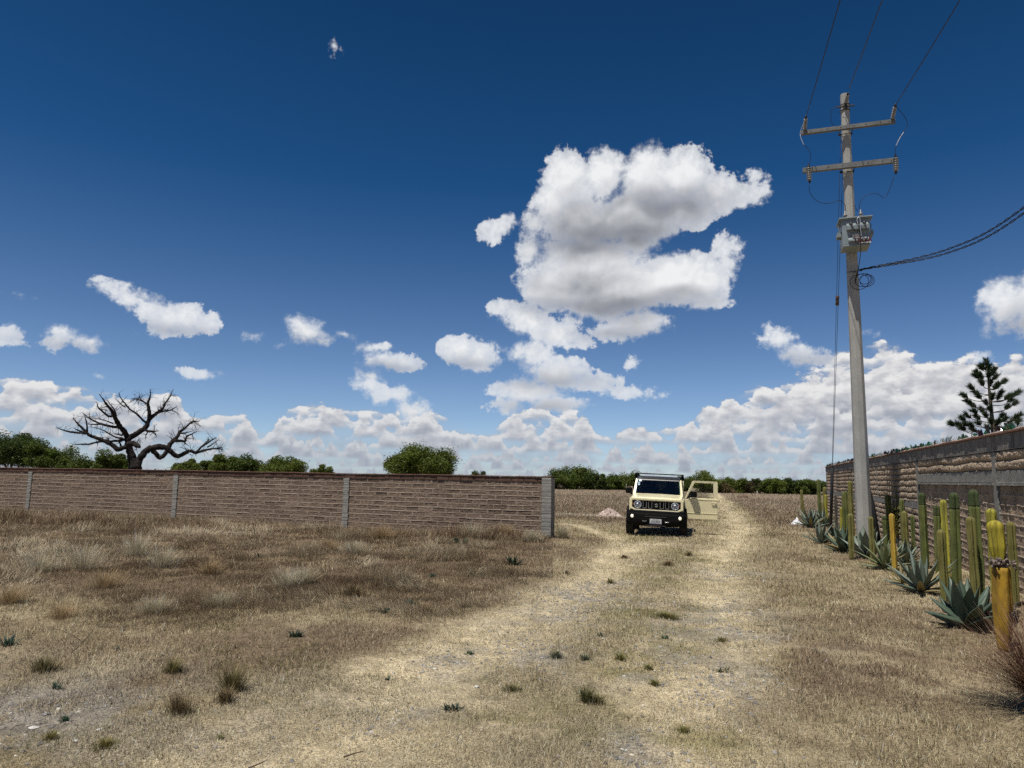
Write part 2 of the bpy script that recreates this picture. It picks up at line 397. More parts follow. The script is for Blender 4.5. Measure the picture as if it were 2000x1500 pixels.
def ginfo(x, y):
    """masks that both the soil and the blades growing on it follow"""
    wx = x + (fbm(x * .7, y * .7, 3, 5) - .5) * 1.1; wy = y + (fbm(x * .7, y * .7, 3, 9) - .5) * 1.1
    ins = inside(wx, wy, TRACK); dd = polydist(wx, wy, TRACK + TRACK[:1])
    trk = sstep(-.35, .35, np.where(ins, dd, -dd))
    rut = np.maximum(np.exp(-(polydist(wx, wy, RUT_L) / .75) ** 2), np.exp(-(polydist(wx, wy, RUT_R) / .55) ** 2))
    rut = np.maximum(rut, .9 * np.exp(-(polydist(wx, wy, SIDE) / .35) ** 2))
    pale = np.exp(-(polydist(x, y, PATH) / .8) ** 2)
    g = np.zeros(np.shape(x))
    for a, b, r in GRAV: g = np.maximum(g, np.exp(-(((wx - a) * .8) ** 2 + ((wy - b) * .65) ** 2) / (r * r)))
    gn = fbm(x * 3.1, y * 3.1, 3, 21); g = g * sstep(.38, .6, gn)
    d = np.hypot(x, y)
    left = (x < -0.5 + 0 * y) | (x / np.maximum(y, .1) < .06)
    left = left & ~ins
    tall = sstep(-.2, .9, np.where(left, dd, -dd)) * sstep(6.2, 9.5, y + .25 * x + (fbm(x * .5, y * .5, 2, 3) - .5) * 3)
    tall = np.where(y > 25, np.maximum(tall, sstep(25, 28, y) * (1 - trk)), tall)
    return trk, rut, pale, g, tall
def gheight(x, y):
    x = np.asarray(x, np.float64); y = np.asarray(y, np.float64)
    r = np.hypot(x, y)
    h = (fbm(x * .8, y * .8, 4, 31) - .5) * .07 + (fbm(x * 5, y * 5, 2, 37) - .5) * .022
    h = h * np.clip(1 - (r - 60) / 60, 0, 1)
    rt = np.maximum(np.exp(-(polydist(x, y, RUT_L) / .4) ** 2), np.exp(-(polydist(x, y, RUT_R) / .35) ** 2))
    return h - rt * .025
def gz(x, y): return float(gheight(np.array([x]), np.array([y]))[0])
def gcolor(x, y):
    trk, rut, pale, g, tall = ginfo(x, y)
    n1 = fbm(x * .45, y * .45, 4, 41)[..., None]; n2 = fbm(x * 1.7, y * 1.7, 4, 47)[..., None]; n3 = fbm(x * 6, y * 6, 3, 53)[..., None]
    A = lambda *c: np.array(c)
    brown = A(.21, .156, .100); dark = A(.125, .088, .052); straw = A(.58, .48, .305); mown = A(.31, .25, .152); olive = A(.24, .215, .085); greyd = A(.33, .295, .235)
    c = mown + (brown - mown) * sstep(.35, .65, n1)
    c = c + (straw * .85 - c) * sstep(.52, .75, n2) * .5
    t = trk[..., None]; ctrk = straw * .58 + (mown * .95 - straw * .58) * sstep(.42, .66, n2) * .75
    ctrk = ctrk + (olive - ctrk) * sstep(.5, .68, n1) * .5 * (1 - rut[..., None])
    ctrk = ctrk + (straw - ctrk) * rut[..., None]
    ctrk = ctrk * (.78 + .44 * n3)
    ol = np.zeros(np.shape(x))
    for a, b, r1, r2 in OLIVE: ol = np.maximum(ol, np.exp(-(((x - a) / r1) ** 2 + ((y - b) / r2) ** 2)))
    ol = ol * sstep(.35, .6, fbm(x * 2.6, y * 2.6, 3, 57)); ctrk = ctrk + (olive * .8 - ctrk) * (ol[..., None] * .75)
    tl = tall[..., None]; ct = brown + (dark - brown) * sstep(.4, .62, n2); ct = ct + (A(.24, .18, .11) - ct) * sstep(.5, .68, fbm(x * .9, y * 1.6, 3, 61)[..., None])
    c = c + (ct - c) * tl
    c = c + (ctrk - c) * t
    # bare, greyer soil near the camera on the left
    bare = (sstep(2.0, -2.5, x - .0) * sstep(7.2, 5.0, y))[..., None]
    c = c + (greyd - c) * bare * sstep(.35, .6, n2) * .45
    c = c + (A(.25, .235, .21) - c) * (g[..., None] * .6)
    c = c + (A(.46, .40, .30) - c) * pale[..., None] * .8
    far = sstep(26, 60, y)[..., None]
    c = c + (A(.25, .195, .135) * (.8 + .45 * fbm(x * .12, y * .5, 3, 71)[..., None]) - c) * far * (1 - t)
    return c
def angles():
    a = np.concatenate([np.linspace(-44, 44, 520), np.linspace(44, 316, 70)[1:-1]]); return np.radians(a)
_an = angles(); _rr = np.concatenate([[0.0], .4 * 1.0125 ** np.arange(0, 610), [2000, 4000, 8000]])
_R, _A = np.meshgrid(_rr, _an, indexing='ij'); _X = _R * np.sin(_A); _Y = _R * np.cos(_A)
_Z = gheight(_X, _Y); _Z[0] = _Z[0, 0]
nR, nA = _R.shape; _i, _j = np.meshgrid(np.arange(nR - 1), np.arange(nA), indexing='ij')
_F = np.stack([_i * nA + _j, _i * nA + (_j + 1) % nA, (_i + 1) * nA + (_j + 1) % nA, (_i + 1) * nA + _j], -1).reshape(-1, 4)[:, ::-1]
gm = bpy.data.materials.new('dry soil'); gm.use_nodes = True; q = NT(gm.node_tree); b = gm.node_tree.nodes['Principled BSDF']
b.inputs['Roughness'].default_value = .95; b.inputs['Specular IOR Level'].default_value = .1
pos = q.new('ShaderNodeNewGeometry').outputs['Position']; vc = q.new('ShaderNodeVertexColor', layer_name='tint').outputs[0]
n1 = q.noise(pos, 55.0, 5, .7); n2 = q.noise(pos, 7.0, 6, .62); n3 = q.noise(q.v('MULTIPLY', pos, (1, .35, 1)), 1.3, 5, .6)
n0 = q.noise(q.v('MULTIPLY', pos, (1, .6, 1)), 120.0, 3, .7)
f = q.m('MULTIPLY', q.m('MULTIPLY', q.m('MULTIPLY', q.mr(n1, .32, .68, .42, 1.58), q.mr(n0, .3, .7, .6, 1.4)), q.mr(n2, .3, .7, .70, 1.30)), q.mr(n3, .3, .7, .84, 1.16))
c = q.v('SCALE', vc); gm.node_tree.links.new(f, c.node.inputs[3])
stones = q.new('ShaderNodeTexVoronoi', feature='F1'); q.put(stones.inputs['Vector'], pos); stones.inputs['Scale'].default_value = 26
peb = q.m('MULTIPLY', q.m('LESS_THAN', stones.outputs[0], .22), q.m('GREATER_THAN', n2, .53))
c = q.mix(q.m('MULTIPLY', peb, .5), c, (.36, .33, .28, 1))
gm.node_tree.links.new(c, b.inputs['Base Color'])
bp = q.new('ShaderNodeBump'); bp.inputs['Distance'].default_value = .02; gm.node_tree.links.new(q.m('ADD', n1, q.m('MULTIPLY', n2, 2.0)), bp.inputs['Height']); gm.node_tree.links.new(bp.outputs[0], b.inputs['Normal'])
gcol = gcolor(_X, _Y).reshape(-1, 3)
go = addobj('ground', npmesh('ground', np.stack([_X, _Y, _Z], -1).reshape(-1, 3), _F, gm, True, gcol)); tag(go, kind='structure')

# ---------------------------------------------------------------- grass
def leafmat(name, trans=.25, rough=.75, spec=.2):
    m = bpy.data.materials.new(name); m.use_nodes = True; q = NT(m.node_tree); b = m.node_tree.nodes['Principled BSDF']
    b.inputs['Roughness'].default_value = rough; b.inputs['Specular IOR Level'].default_value = spec
    vc = q.new('ShaderNodeVertexColor', layer_name='tint').outputs[0]
    nn = q.noise(q.new('ShaderNodeNewGeometry').outputs['Position'], 9.0, 2)
    c = q.v('SCALE', vc); m.node_tree.links.new(q.mr(nn, .3, .7, .85, 1.15), c.node.inputs[3])
    m.node_tree.links.new(c, b.inputs['Base Color'])
    t = q.new('ShaderNodeBsdfTranslucent'); m.node_tree.links.new(c, t.inputs[0])
    mx = q.new('ShaderNodeMixShader'); mx.inputs[0].default_value = trans
    m.node_tree.links.new(b.outputs[0], mx.inputs[1]); m.node_tree.links.new(t.outputs[0], mx.inputs[2])
    m.node_tree.links.new(mx.outputs[0], m.node_tree.nodes['Material Output'].inputs[0]); return m
STRAW = leafmat('straw')
def blades(x, y, L, W, tilt, col, segs=1, z=None, curl=.5, az=None, foot=None):
    """blade strips: returns V, F (tris), colours"""
    n = len(x); z = gheight(x, y) if z is None else z
    az = rng.random(n) * 2 * np.pi if az is None else az
    dx, dy = np.cos(az), np.sin(az); px, py = -dy, dx
    sp = rng.random(n) * np.pi; wx, wy = px * np.cos(sp * .35) , py * np.cos(sp * .35)
    Vs = []; base = np.stack([x, y, z - .004], 1)
    k = segs; rows = []
    cur = base.copy(); th = tilt.copy()
    for s in range(k):
        w = W * (1 - .45 * s / k)
        rows.append((cur + np.stack([wx * w, wy * w, 0 * w], 1), cur - np.stack([wx * w, wy * w, 0 * w], 1)))
        st = L / k
        cur = cur + np.stack([dx * np.sin(th) * st, dy * np.sin(th) * st, np.cos(th) * st], 1)
        th = np.minimum(th + curl * (rng.random(n) * .8 + .4) / k, 1.75)
    tip = cur
    m = 2 * k + 1; V = np.zeros((n, m, 3))
    for s in range(k): V[:, 2 * s] = rows[s][0]; V[:, 2 * s + 1] = rows[s][1]
    V[:, 2 * k] = tip
    F = []
    for s in range(k - 1): F += [[2 * s, 2 * s + 1, 2 * s + 3], [2 * s, 2 * s + 3, 2 * s + 2]]
    F += [[2 * k - 2, 2 * k - 1, 2 * k]]
    F = (np.array(F)[None] + (np.arange(n) * m)[:, None, None]).reshape(-1, 3)
    cc = np.repeat(col[:, None, :], m, 1)
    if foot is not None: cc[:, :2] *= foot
    return V.reshape(-1, 3), F, cc.reshape(-1, 3)
def join(lst):
    o = 0; V, F, Cc = [], [], []
    for v, f, c in lst: V.append(v); F.append(f + o); Cc.append(c); o += len(v)
    return np.concatenate(V), np.concatenate(F), np.concatenate(Cc)
def scatter(n, r0, r1, a0=-43, a1=43):
    r = np.exp(rng.random(n) * (math.log(r1) - math.log(r0)) + math.log(r0)); a = np.radians(a0 + rng.random(n) * (a1 - a0))
    return r * np.sin(a), r * np.cos(a), r
def clear_of_walls(x, y):
    rw = x - (4.0 + y * .3367) > -.12                    # behind the right wall
    return ~((rw) & (y < 39.5) & (y > 2))
# short mown straw everywhere
x, y, r = scatter(1050000, 3.2, 70)
keep = clear_of_walls(x, y); x, y, r = x[keep], y[keep], r[keep]
trk, rut, pale, g, tall = ginfo(x, y)
pn = fbm(x * 2.2, y * 2.2, 3, 77)
keep = rng.random(len(x)) < (1 - .30 * np.maximum(rut, pale)) * (1 - .9 * g) * (.35 + 1.1 * sstep(.3, .6, pn))
x, y, r, trk, rut, tall, pn = (q_[keep] for q_ in (x, y, r, trk, rut, tall, pn))
n = len(x)
base = gcolor(x, y)
lum = np.exp(rng.normal(0, .55, n))[:, None]
stray = np.array([.62, .53, .36]); col = base * lum * 1.05; hit = rng.random(n) < (.15 + .17 * trk - .08 * tall)
col[hit] = stray * (.6 + .65 * rng.random((hit.sum(), 1)))
gr = (rng.random(n) < .30 * sstep(.53, .66, fbm(x * .8, y * .8, 3, 83)) * (1 - .6 * tall)); col[gr] = np.array([.17, .165, .055]) * (.6 + .8 * rng.random((gr.sum(), 1)))
L = (.020 + .036 * rng.random(n)) * (1 + r / 18) * (1 - .3 * rut); W = .0019 * (r / 4.5) ** .85 * (.6 + .9 * rng.random(n))
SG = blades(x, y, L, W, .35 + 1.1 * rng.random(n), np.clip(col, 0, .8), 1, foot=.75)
o = addobj('short_grass', npmesh('short_grass', *SG[:2], STRAW, False, SG[2])); tag(o, 'short mown straw coloured grass over the whole ground', 'grass', kind='stuff')
# tall dry grass of the left field and the fields beyond the wall
def talls(n0, r0, r1, a0, a1, wall=True):
    x, y, r = scatter(n0, r0, r1, a0, a1); keep = clear_of_walls(x, y); x, y, r = x[keep], y[keep], r[keep]
    trk, rut, pale, g, tall = ginfo(x, y)
    cl = fbm(x * 1.3, y * 1.3, 3, 91); c2 = fbm(x * 4.5, y * 4.5, 2, 97)
    keep = rng.random(len(x)) < tall * (.10 + 1.3 * sstep(.40, .62, cl)) * (.3 + 1.0 * sstep(.35, .6, c2)); return [a[keep] for a in (x, y, r, cl, c2)]
x, y, r, cl, c2 = talls(760000, 6.5, 30, -43, 8)
n = len(x); pal = fbm(x * .7 + 3, y * .9, 3, 103)
H = (.035 + .27 * sstep(.50, .74, cl) * (.25 + .75 * sstep(.42, .6, pal)) ) * (.55 + .7 * rng.random(n)) * sstep(5.5, 11.5, y) + .03
tone = np.array([.245, .182, .115])[None] + (np.array([.56, .46, .31]) - np.array([.245, .182, .115]))[None] * sstep(.44, .66, pal)[:, None]
dk = rng.random(n) < .30; tone[dk] = np.array([.13, .09, .058]); col = tone * np.exp(rng.normal(0, .32, n))[:, None]
x = x + rng.normal(0, .012, n); 
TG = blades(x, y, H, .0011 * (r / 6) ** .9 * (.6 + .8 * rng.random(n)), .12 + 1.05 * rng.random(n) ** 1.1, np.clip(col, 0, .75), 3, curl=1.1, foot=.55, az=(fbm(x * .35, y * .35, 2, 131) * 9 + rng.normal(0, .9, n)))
o = addobj('tall_grass', npmesh('tall_grass', *TG[:2], STRAW, False, TG[2])); tag(o, 'tall dry brown grass of the field before the left wall', 'grass', kind='stuff')
# weeds and dead stalks at the wall's foot
n = 26000; wx0 = np.array([G(1068, 1052).x, G(1068, 1052).y]); wx1 = np.array([G(60, 1020).x, G(60, 1020).y])
t = rng.random(n) * 1.25; off = -.05 - np.abs(rng.normal(0, .55, n)); dv = (wx1 - wx0); ln = np.hypot(*dv); nv = np.array([-dv[1], dv[0]]) / ln; nv = nv if nv[1] > 0 else -nv
x = wx0[0] + dv[0] * t + nv[0] * off; y = wx0[1] + dv[1] * t + nv[1] * off
hh = (.10 + .30 * sstep(.5, .75, fbm(x * .9, y * .9, 3, 111)) + .12 * sstep(.6, 1.0, t)) * (.5 + .8 * rng.random(n))
tone = np.where(rng.random((n, 1)) < .45, np.array([[.36, .27, .16]]), np.array([[.14, .09, .06]])) * np.exp(rng.normal(0, .3, n))[:, None]
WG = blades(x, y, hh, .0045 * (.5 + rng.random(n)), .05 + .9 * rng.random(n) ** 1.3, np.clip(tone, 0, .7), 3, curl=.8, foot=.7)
o = addobj('wall_foot_weeds', npmesh('wall_foot_weeds', *WG[:2], STRAW, False, WG[2])); tag(o, 'dead brown weeds crowding the foot of the left block wall', 'weeds', kind='stuff')
# far field
x, y, r = scatter(150000, 25, 125, -43, 30); keep = clear_of_walls(x, y) ; x, y, r = x[keep], y[keep], r[keep]
trk, rut, pale, g, tall = ginfo(x, y); keep = rng.random(len(x)) < (1 - trk) * (1 - pale) * (.3 + .9 * fbm(x * .3, y * .3, 3, 121)); x, y, r = x[keep], y[keep], r[keep]; n = len(x)
tone = np.array([.30, .235, .165])[None] * np.exp(rng.normal(0, .40, n))[:, None] * (.7 + .6 * fbm(x * .1, y * .35, 3, 123))[:, None]
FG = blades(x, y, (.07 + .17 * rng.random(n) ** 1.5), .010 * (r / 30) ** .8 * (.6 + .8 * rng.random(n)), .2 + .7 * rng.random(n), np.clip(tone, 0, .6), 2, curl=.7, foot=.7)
o = addobj('far_grass', npmesh('far_grass', *FG[:2], STRAW, False, FG[2])); tag(o, 'brown dry grass of the far field behind the car', 'grass', kind='stuff')
# ---------------------------------------------------------------- masonry
def reliefmesh(name, U, Z, H, cols, org, ud, nd, mt, back=.0):
    """height field on a vertical face: org + U*ud + Z*up + H*nd"""
    uu, zz = np.meshgrid(U, Z); ud = np.array(ud); nd = np.array(nd)
    V = np.array(org)[None, None] + uu[..., None] * ud + H[..., None] * nd + zz[..., None] * np.array([0, 0, 1.0])
    nz, nu = uu.shape; i, j = np.meshgrid(np.arange(nz - 1), np.arange(nu - 1), indexing='ij')
    F = np.stack([i * nu + j, i * nu + j + 1, (i + 1) * nu + j + 1, (i + 1) * nu + j], -1).reshape(-1, 4)
    V = V.reshape(-1, 3); n0 = len(V)
    # closing skirt to the core of the wall
    rim = np.concatenate([np.arange(nu), (np.arange(1, nz)) * nu + nu - 1, (nz - 1) * nu + np.arange(nu - 2, -1, -1), np.arange(nz - 2, 0, -1) * nu])
    B = V[rim] - nd * .06
    k = len(rim); a = np.arange(k); F2 = np.stack([rim[a], n0 + a, n0 + (a + 1) % k, rim[(a + 1) % k]], -1)
    cc = cols.reshape(-1, 3); cc = np.concatenate([cc, cc[rim]])
    return npmesh(name, np.concatenate([V, B]), np.concatenate([F, F2]), mt, False, cc)
MAS = mat('masonry', (.3, .25, .2), tint=True, scale=9, detail=6, rough=.95, bump=.006, bscale=120, spec=.1)
CON = mat('concrete', (.30, .29, .26), (.20, .19, .17), 7, 8, .95, bump=.005, bscale=60, contrast=(.4, .7), spec=.15, speck=(40, (.12, .115, .10), .6))
CON_D = mat('weathered concrete', (.225, .21, .19), (.12, .11, .10), 5, 8, .95, bump=.006, bscale=70, contrast=(.35, .7), spec=.1, speck=(26, (.33, .31, .28), .5), stretch=(1, 1, .35))
TERRA = mat('terracotta', (.24, .12, .085), (.15, .10, .08), 12, 6, .95, bump=.006, bscale=70, spec=.1)

# left wall of rough blocks
LW0 = G(1068, 1051); LW0.z = 0
LD = Vector((-2.385, 1.0, 0)).normalized(); LN = Vector((-LD.y, LD.x, 0)); LN = LN if LN.y < 0 else -LN     # towards the camera
wall = empty('block_wall', LW0, math.atan2(-LD.y, -LD.x))
tag(wall, 'long low brown block wall with terracotta coping across the left field', 'wall')
wl = lambda u: (-u, 0, 0)          # local frame: -x runs away to the left, -y faces the camera
PIL = [0.0]
for px, py in [(678, 1031), (345, 1015), (60, 1001)]:
    d = ray(px, 930); # meet the wall line
    a = (LW0.x * d.y - LW0.y * d.x) / (LD.y * d.x - LD.x * d.y); PIL.append(a)
PIL += [PIL[-1] + 6.9, PIL[-1] + 13.8]
WH = 1.64
def blockpanel(u0, u1, seed, zt=1.49):
    U = np.arange(u0, u1 + .001, .016); Z = np.concatenate([np.arange(-.15, .1, .03), np.arange(.1, zt + .001, .0056)])
    uu, zz = np.meshgrid(U, Z); ch, bl = .132, .44
    row = np.floor((zt - zz) / ch + 1e-6); wavy = (fbm(uu * .9, row * 3.1, 3, seed) - .5) * .026
    fz = ((zt - zz + wavy) / ch) % 1.0; row = np.floor((zt - zz + wavy) / ch)
    shift = (row % 2) * .5 + (vnoise(row * 5.1, row * 0 + seed, 4) - .5) * .22
    uj = uu + (fbm(uu * 20, zz * 20, 2, seed + 4) - .5) * .012
    fu = (uj / bl + shift) % 1.0; col = np.floor(uj / bl + shift)
    dz = np.minimum(fz, 1 - fz) * ch; du = np.minimum(fu, 1 - fu) * bl
    rnd = vnoise(row * 3.7 + 11, col * 5.3 + seed, 6)
    rough = (fbm(uu * 13, zz * 26, 4, seed + 9, .6) - .5)
    H = -.005 + rough * .018 + (rnd - .5) * .010
    jw = .0080 + .005 * vnoise(uu * 9, zz * 30, seed); has = sstep(.22, .5, fbm(uu * 2.5 + row * 2.1, row * 1.7, 2, seed + 15))
    jh = np.exp(-(dz / jw) ** 2); jv = np.exp(-(du / (jw * 1.25)) ** 2) * sstep(.12, .35, vnoise(col * 2.3, row * 3.3, 5)); j = np.maximum(jh * (.25 + .75 * has), jv * .9)
    under = np.exp(-((fz * ch - .016) / .009) ** 2) * (1 - jh)
    H = H - under * .005 * has
    H = H * (1 - j) + (.004 + .006 * (vnoise(uu * 30, zz * 10, 3) - .5)) * j
    base = np.array([.205, .150, .112]); c = base * (.8 + .35 * rnd[..., None] + .35 * (fbm(uu * 1.2, zz * 1.6, 3, 8)[..., None] - .5)) * (1 + rough[..., None] * .5)
    c = c + (np.array([.50, .42, .325]) - c) * (j[..., None] * .62)
    c = c + (np.array([.25, .19, .13]) - c) * (sstep(.28, 0.0, zz) * .5)[..., None]
    return U, Z, H, c
for k in range(len(PIL) - 1):
    U, Z, H, c = blockpanel(PIL[k] + .09, PIL[k + 1] - .09, k * 5)
    addobj('block_panel', reliefmesh('block_panel', -U[::-1], Z, H[:, ::-1], c[:, ::-1], (0, 0, 0), (1, 0, 0), (0, -1, 0), MAS), wall)
mb = MB(); mb.box(-PIL[-1], .06, .055, .13, -.2, 1.49); mb.build('wall_core', MAS, wall)
mb = MB(); x = .10
while x > -PIL[-1]:
    w = .395 + random.uniform(-.02, .02); z0 = 1.492 + random.uniform(-.003, .003)
    mb.box(x - w + .012, x, -.018 + random.uniform(-.005, .004), .145, z0, z0 + .118, .006, seg=1); x -= w
for v in mb.bm.verts: v.co.z += (math.sin(v.co.x * 1.3) + math.sin(v.co.x * .37 + 1)) * .004
CAPM = mat('dark brick', (.105, .063, .048), (.17, .10, .072), 4, 6, .95, bump=.006, bscale=60, contrast=(.4, .75), spec=.1)
cap = mb.build('coping', CAPM, wall)
mb = MB(); x = .12
while x > -PIL[-1]:
    w = .25 + random.uniform(-.01, .01); mb.box(x - w + .006, x, -.045 + random.uniform(-.006, .006), .17, 1.615, 1.640 + random.uniform(-.002, .004), .004, seg=1); x -= w
for v in mb.bm.verts: v.co.z += (math.sin(v.co.x * 1.3) + math.sin(v.co.x * .37 + 1)) * .004
mb.build('coping_tile', TERRA, cap)
def roughpillar(x0, x1, y0, y1, z0, z1, name, mt, parent, amp=.018):
    """cast concrete post with ragged edges"""
    n = 70; ws = []
    mb = MB(); rings = []
    for i in range(n):
        z = z0 + (z1 - z0) * i / (n - 1); a = random.uniform(-amp, amp) * .6; b_ = random.uniform(-amp, amp) * .6; c_ = random.uniform(-.004, .004)
        rings.append([mb.bm.verts.new(p) for p in ((x0 + a, y0 + c_, z), (x1 + b_, y0 + c_, z), (x1 + b_ * .3, y1, z), (x0 + a * .3, y1, z))])
    for q_, w in zip(rings, rings[1:]):
        for k in range(4): mb.bm.faces.new((q_[k], q_[(k + 1) % 4], w[(k + 1) % 4], w[k]))
    mb.bm.faces.new(rings[0][::-1]); mb.bm.faces.new(rings[-1]); return mb.build(name, mt, parent)
for k, u in enumerate(PIL):
    if k == 0: roughpillar(-.14, .13, -.06, .24, -.2, 1.60, 'concrete_pillar', CON, wall, .006)
    else: roughpillar(-u - .10, -u + .10, -.030, .10, -.2, 1.49, 'concrete_pillar', CON, wall, .024)

# right wall: rough stone courses, concrete beam and ledge, broken glass along the top
RD = Vector((.3187, .9479, 0)); RN = Vector((-.9479, .3187, 0))      # along the wall away from us; towards the drive
R0 = Vector((4.0, 0, 0)); s_of = lambda Y: Y / RD.y
rw = empty('stone_wall', R0, math.atan2(RD.y, RD.x)); tag(rw, 'tall weathered stone and concrete wall on the right, topped with broken glass', 'wall')
RP = [s_of(v) for v in (1.2, 6.2, 11.63, 17.07, 22.5, 27.95, 33.4, 37.66)]; HB = 2.15; RT = 2.44
def stonepanel(u0, u1, zlo, zhi, seed, mode):
    du = .014 if u1 < 25 else .022
    U = np.arange(u0, u1 + .001, du); Z = np.arange(zlo, zhi + .001, .0085); uu, zz = np.meshgrid(U, Z)
    rg = fbm(uu * 9, zz * 17, 5, seed + 2, .62) - .5
    if mode == 'log':
        ch = .152; wav = (fbm(uu * .8, zz * .5, 2, seed) - .5) * .05; t = (zhi - zz + wav) / ch; row = np.floor(t); f = t % 1
        rr = vnoise(row * 3.3, np.floor(uu / .42 + (row % 2) * .5) * 2.7, 3)
        prof = 1 - np.abs(2 * np.clip(f + .06, 0, 1) - 1) ** 3.2
        H = prof * (.034 + .012 * rr) + rg * .036 * (.4 + .6 * prof)
        fu = (uu / .42 + (row % 2) * .5 + rr * .0) % 1; dj = np.minimum(fu, 1 - fu) * .42; H -= .008 * np.exp(-(dj / .012) ** 2)
        c = np.array([.38, .295, .212]) * (.78 + .4 * rr[..., None]) * (1 + rg[..., None] * .7)
        c = c + (np.array([.22, .18, .145]) - c) * (1 - prof[..., None]) * .5
    else:
        ch = .150 if mode == 'brick' else .13; wav = (fbm(uu * 1.2, zz * .5, 2, seed) - .5) * .04; t = (zhi - zz + wav) / ch; row = np.floor(t); f = t % 1
        fu = (uu / .30 + (row % 2) * .5) % 1; rr = vnoise(row * 3.3, np.floor(uu / .30 + (row % 2) * .5) * 2.7, 3); dj = np.minimum(fu, 1 - fu) * .30; dz = np.minimum(f, 1 - f) * ch
        on = sstep(.3, .55, fbm(uu * 3, row * 1.9, 2, seed + 8)); j = np.maximum(np.exp(-(dz / .013) ** 2) * (.3 + .7 * on), .7 * np.exp(-(dj / .010) ** 2))
        H = rg * .022 * (1 - j) + j * (.013 + .01 * rg); c = np.array([.34, .255, .18]) * (.75 + .45 * rr[..., None]) * (1 + rg[..., None] * .6)
        c = c + (np.array([.42, .36, .29]) - c) * j[..., None] * .6
    # mortar slopped down from the beam
    drip = sstep(.0, .05, (fbm(uu * 7, uu * 0 + seed, 4, 5) - .42) * .30 - (zhi - zz)) if zhi > 2 else 0 * zz
    H = H * (1 - drip) + drip * (.040 + rg * .012); c = c + (np.array([.25, .24, .22]) - c) * drip[..., None] * .8
    stn = sstep(.5, .75, fbm(uu * 2.2, zz * .35, 3, seed + 12)); c = c * (1 - .35 * stn[..., None])
    return U, Z, H, c
def addpanel(u0, u1, zlo, zhi, seed, mode, nm='stone_panel'):
    U, Z, H, c = stonepanel(u0, u1, zlo, zhi, seed, mode)
    addobj(nm, reliefmesh(nm, U, Z, H, c, (0, 0, 0), (1, 0, 0), (0, 1, 0), MAS), rw)
for k in range(len(RP) - 1):
    u0, u1 = RP[k] + .085, RP[k + 1] - .085
    if k < 3:
        addpanel(u0, u1, 1.845, HB, k * 7, 'log'); addpanel(u0, u1, -.15, 1.60, k * 7 + 3, 'brick', 'brick_panel')
        mb = MB(); mb.box(u0, u1, -.03, .028, 1.647, 1.840, .01); 
        for v in mb.bm.verts: v.co.y += random.uniform(-.004, .004)
        led = mb.build('tie_beam', CON, rw)
        mb = MB(); n = 60
        for i in range(n):
            a = u0 - .03 + (u1 - u0 + .05) * i / n; e = u0 - .03 + (u1 - u0 + .05) * (i + 1) / n; d_ = .058 + random.uniform(-.010, .010); mb.box(a, e, -.02, d_, 1.603 + random.uniform(-.006, .003), 1.645, 0)
        mb.build('ledge', CON, led)
    else:
        addpanel(u0, u1, 1.20, HB, k * 7, 'log'); addpanel(u0, u1, -.15, 1.02, k * 7 + 3, 'log')
        mb = MB(); mb.box(u0, u1, -.03, .034, 1.022, 1.198, .01)
        for v in mb.bm.verts: v.co.y += random.uniform(-.004, .004)
        mb.build('tie_beam', CON, rw)
for u in RP: roughpillar(u - .10, u + .10, -.06, .034, -.2, HB - .01, 'concrete_pillar', CON, rw, .026)
mb = MB(); mb.box(RP[0] - .1, RP[-1] + .1, -.20, -.055, -.2, HB); mb.build('wall_core', MAS, rw)
mb = MB(); n = 150
for i in range(n):
    a = RP[0] - .1 + (RP[-1] - RP[0] + .2) * i / n; e = RP[0] - .1 + (RP[-1] - RP[0] + .2) * (i + 1) / n
    mb.box(a, e + .0, -.19, .050 + random.uniform(-.004, .004), HB + random.uniform(.001, .006), RT - .041)
mb.build('top_beam', CON_D, rw)
mb = MB(); u = RP[0] - .1
while u < RP[-1] + .1:
    w = .26 + random.uniform(-.02, .02); mb.box(u, u + w - .008, -.22, .085 + random.uniform(-.010, .010), RT - .038, RT - .004 + random.uniform(-.004, .004), .005, seg=1); u += w
mb.build('coping_tile', TERRA, rw)
# mortar bed the glass stands in
U = np.arange(RP[0], RP[-1], .04); Vv = np.linspace(-.20, .06, 9); uu, vv = np.meshgrid(U, Vv)
hh = RT - .006 + .045 * np.clip(1 - ((vv + .07) / .13) ** 2, 0, 1) * (.4 + 1.1 * fbm(uu * 5, vv * 9, 3, 7))
i, j = np.meshgrid(np.arange(8), np.arange(len(U) - 1), indexing='ij'); m_ = len(U)
addobj('mortar_bed', npmesh('mortar_bed', np.stack([uu, vv, hh], -1).reshape(-1, 3), np.stack([i * m_ + j, i * m_ + j + 1, (i + 1) * m_ + j + 1, (i + 1) * m_ + j], -1).reshape(-1, 4), mat('pale mortar', (.36, .29, .24), (.25, .20, .165), 14, 6, .95, bump=.01, bscale=50), False), rw)
def glassmat(name, col, tr=.75):
    m = principled(name, col, .06, 0, .6); b = m.node_tree.nodes['Principled BSDF']; b.inputs['Transmission Weight'].default_value = tr; b.inputs['IOR'].default_value = 1.5; return m
GL = [glassmat('brown glass', (.07, .022, .008)), glassmat('green glass', (.06, .22, .10)), glassmat('clear glass', (.75, .80, .80), .85), glassmat('dark glass', (.03, .035, .03), .4)]
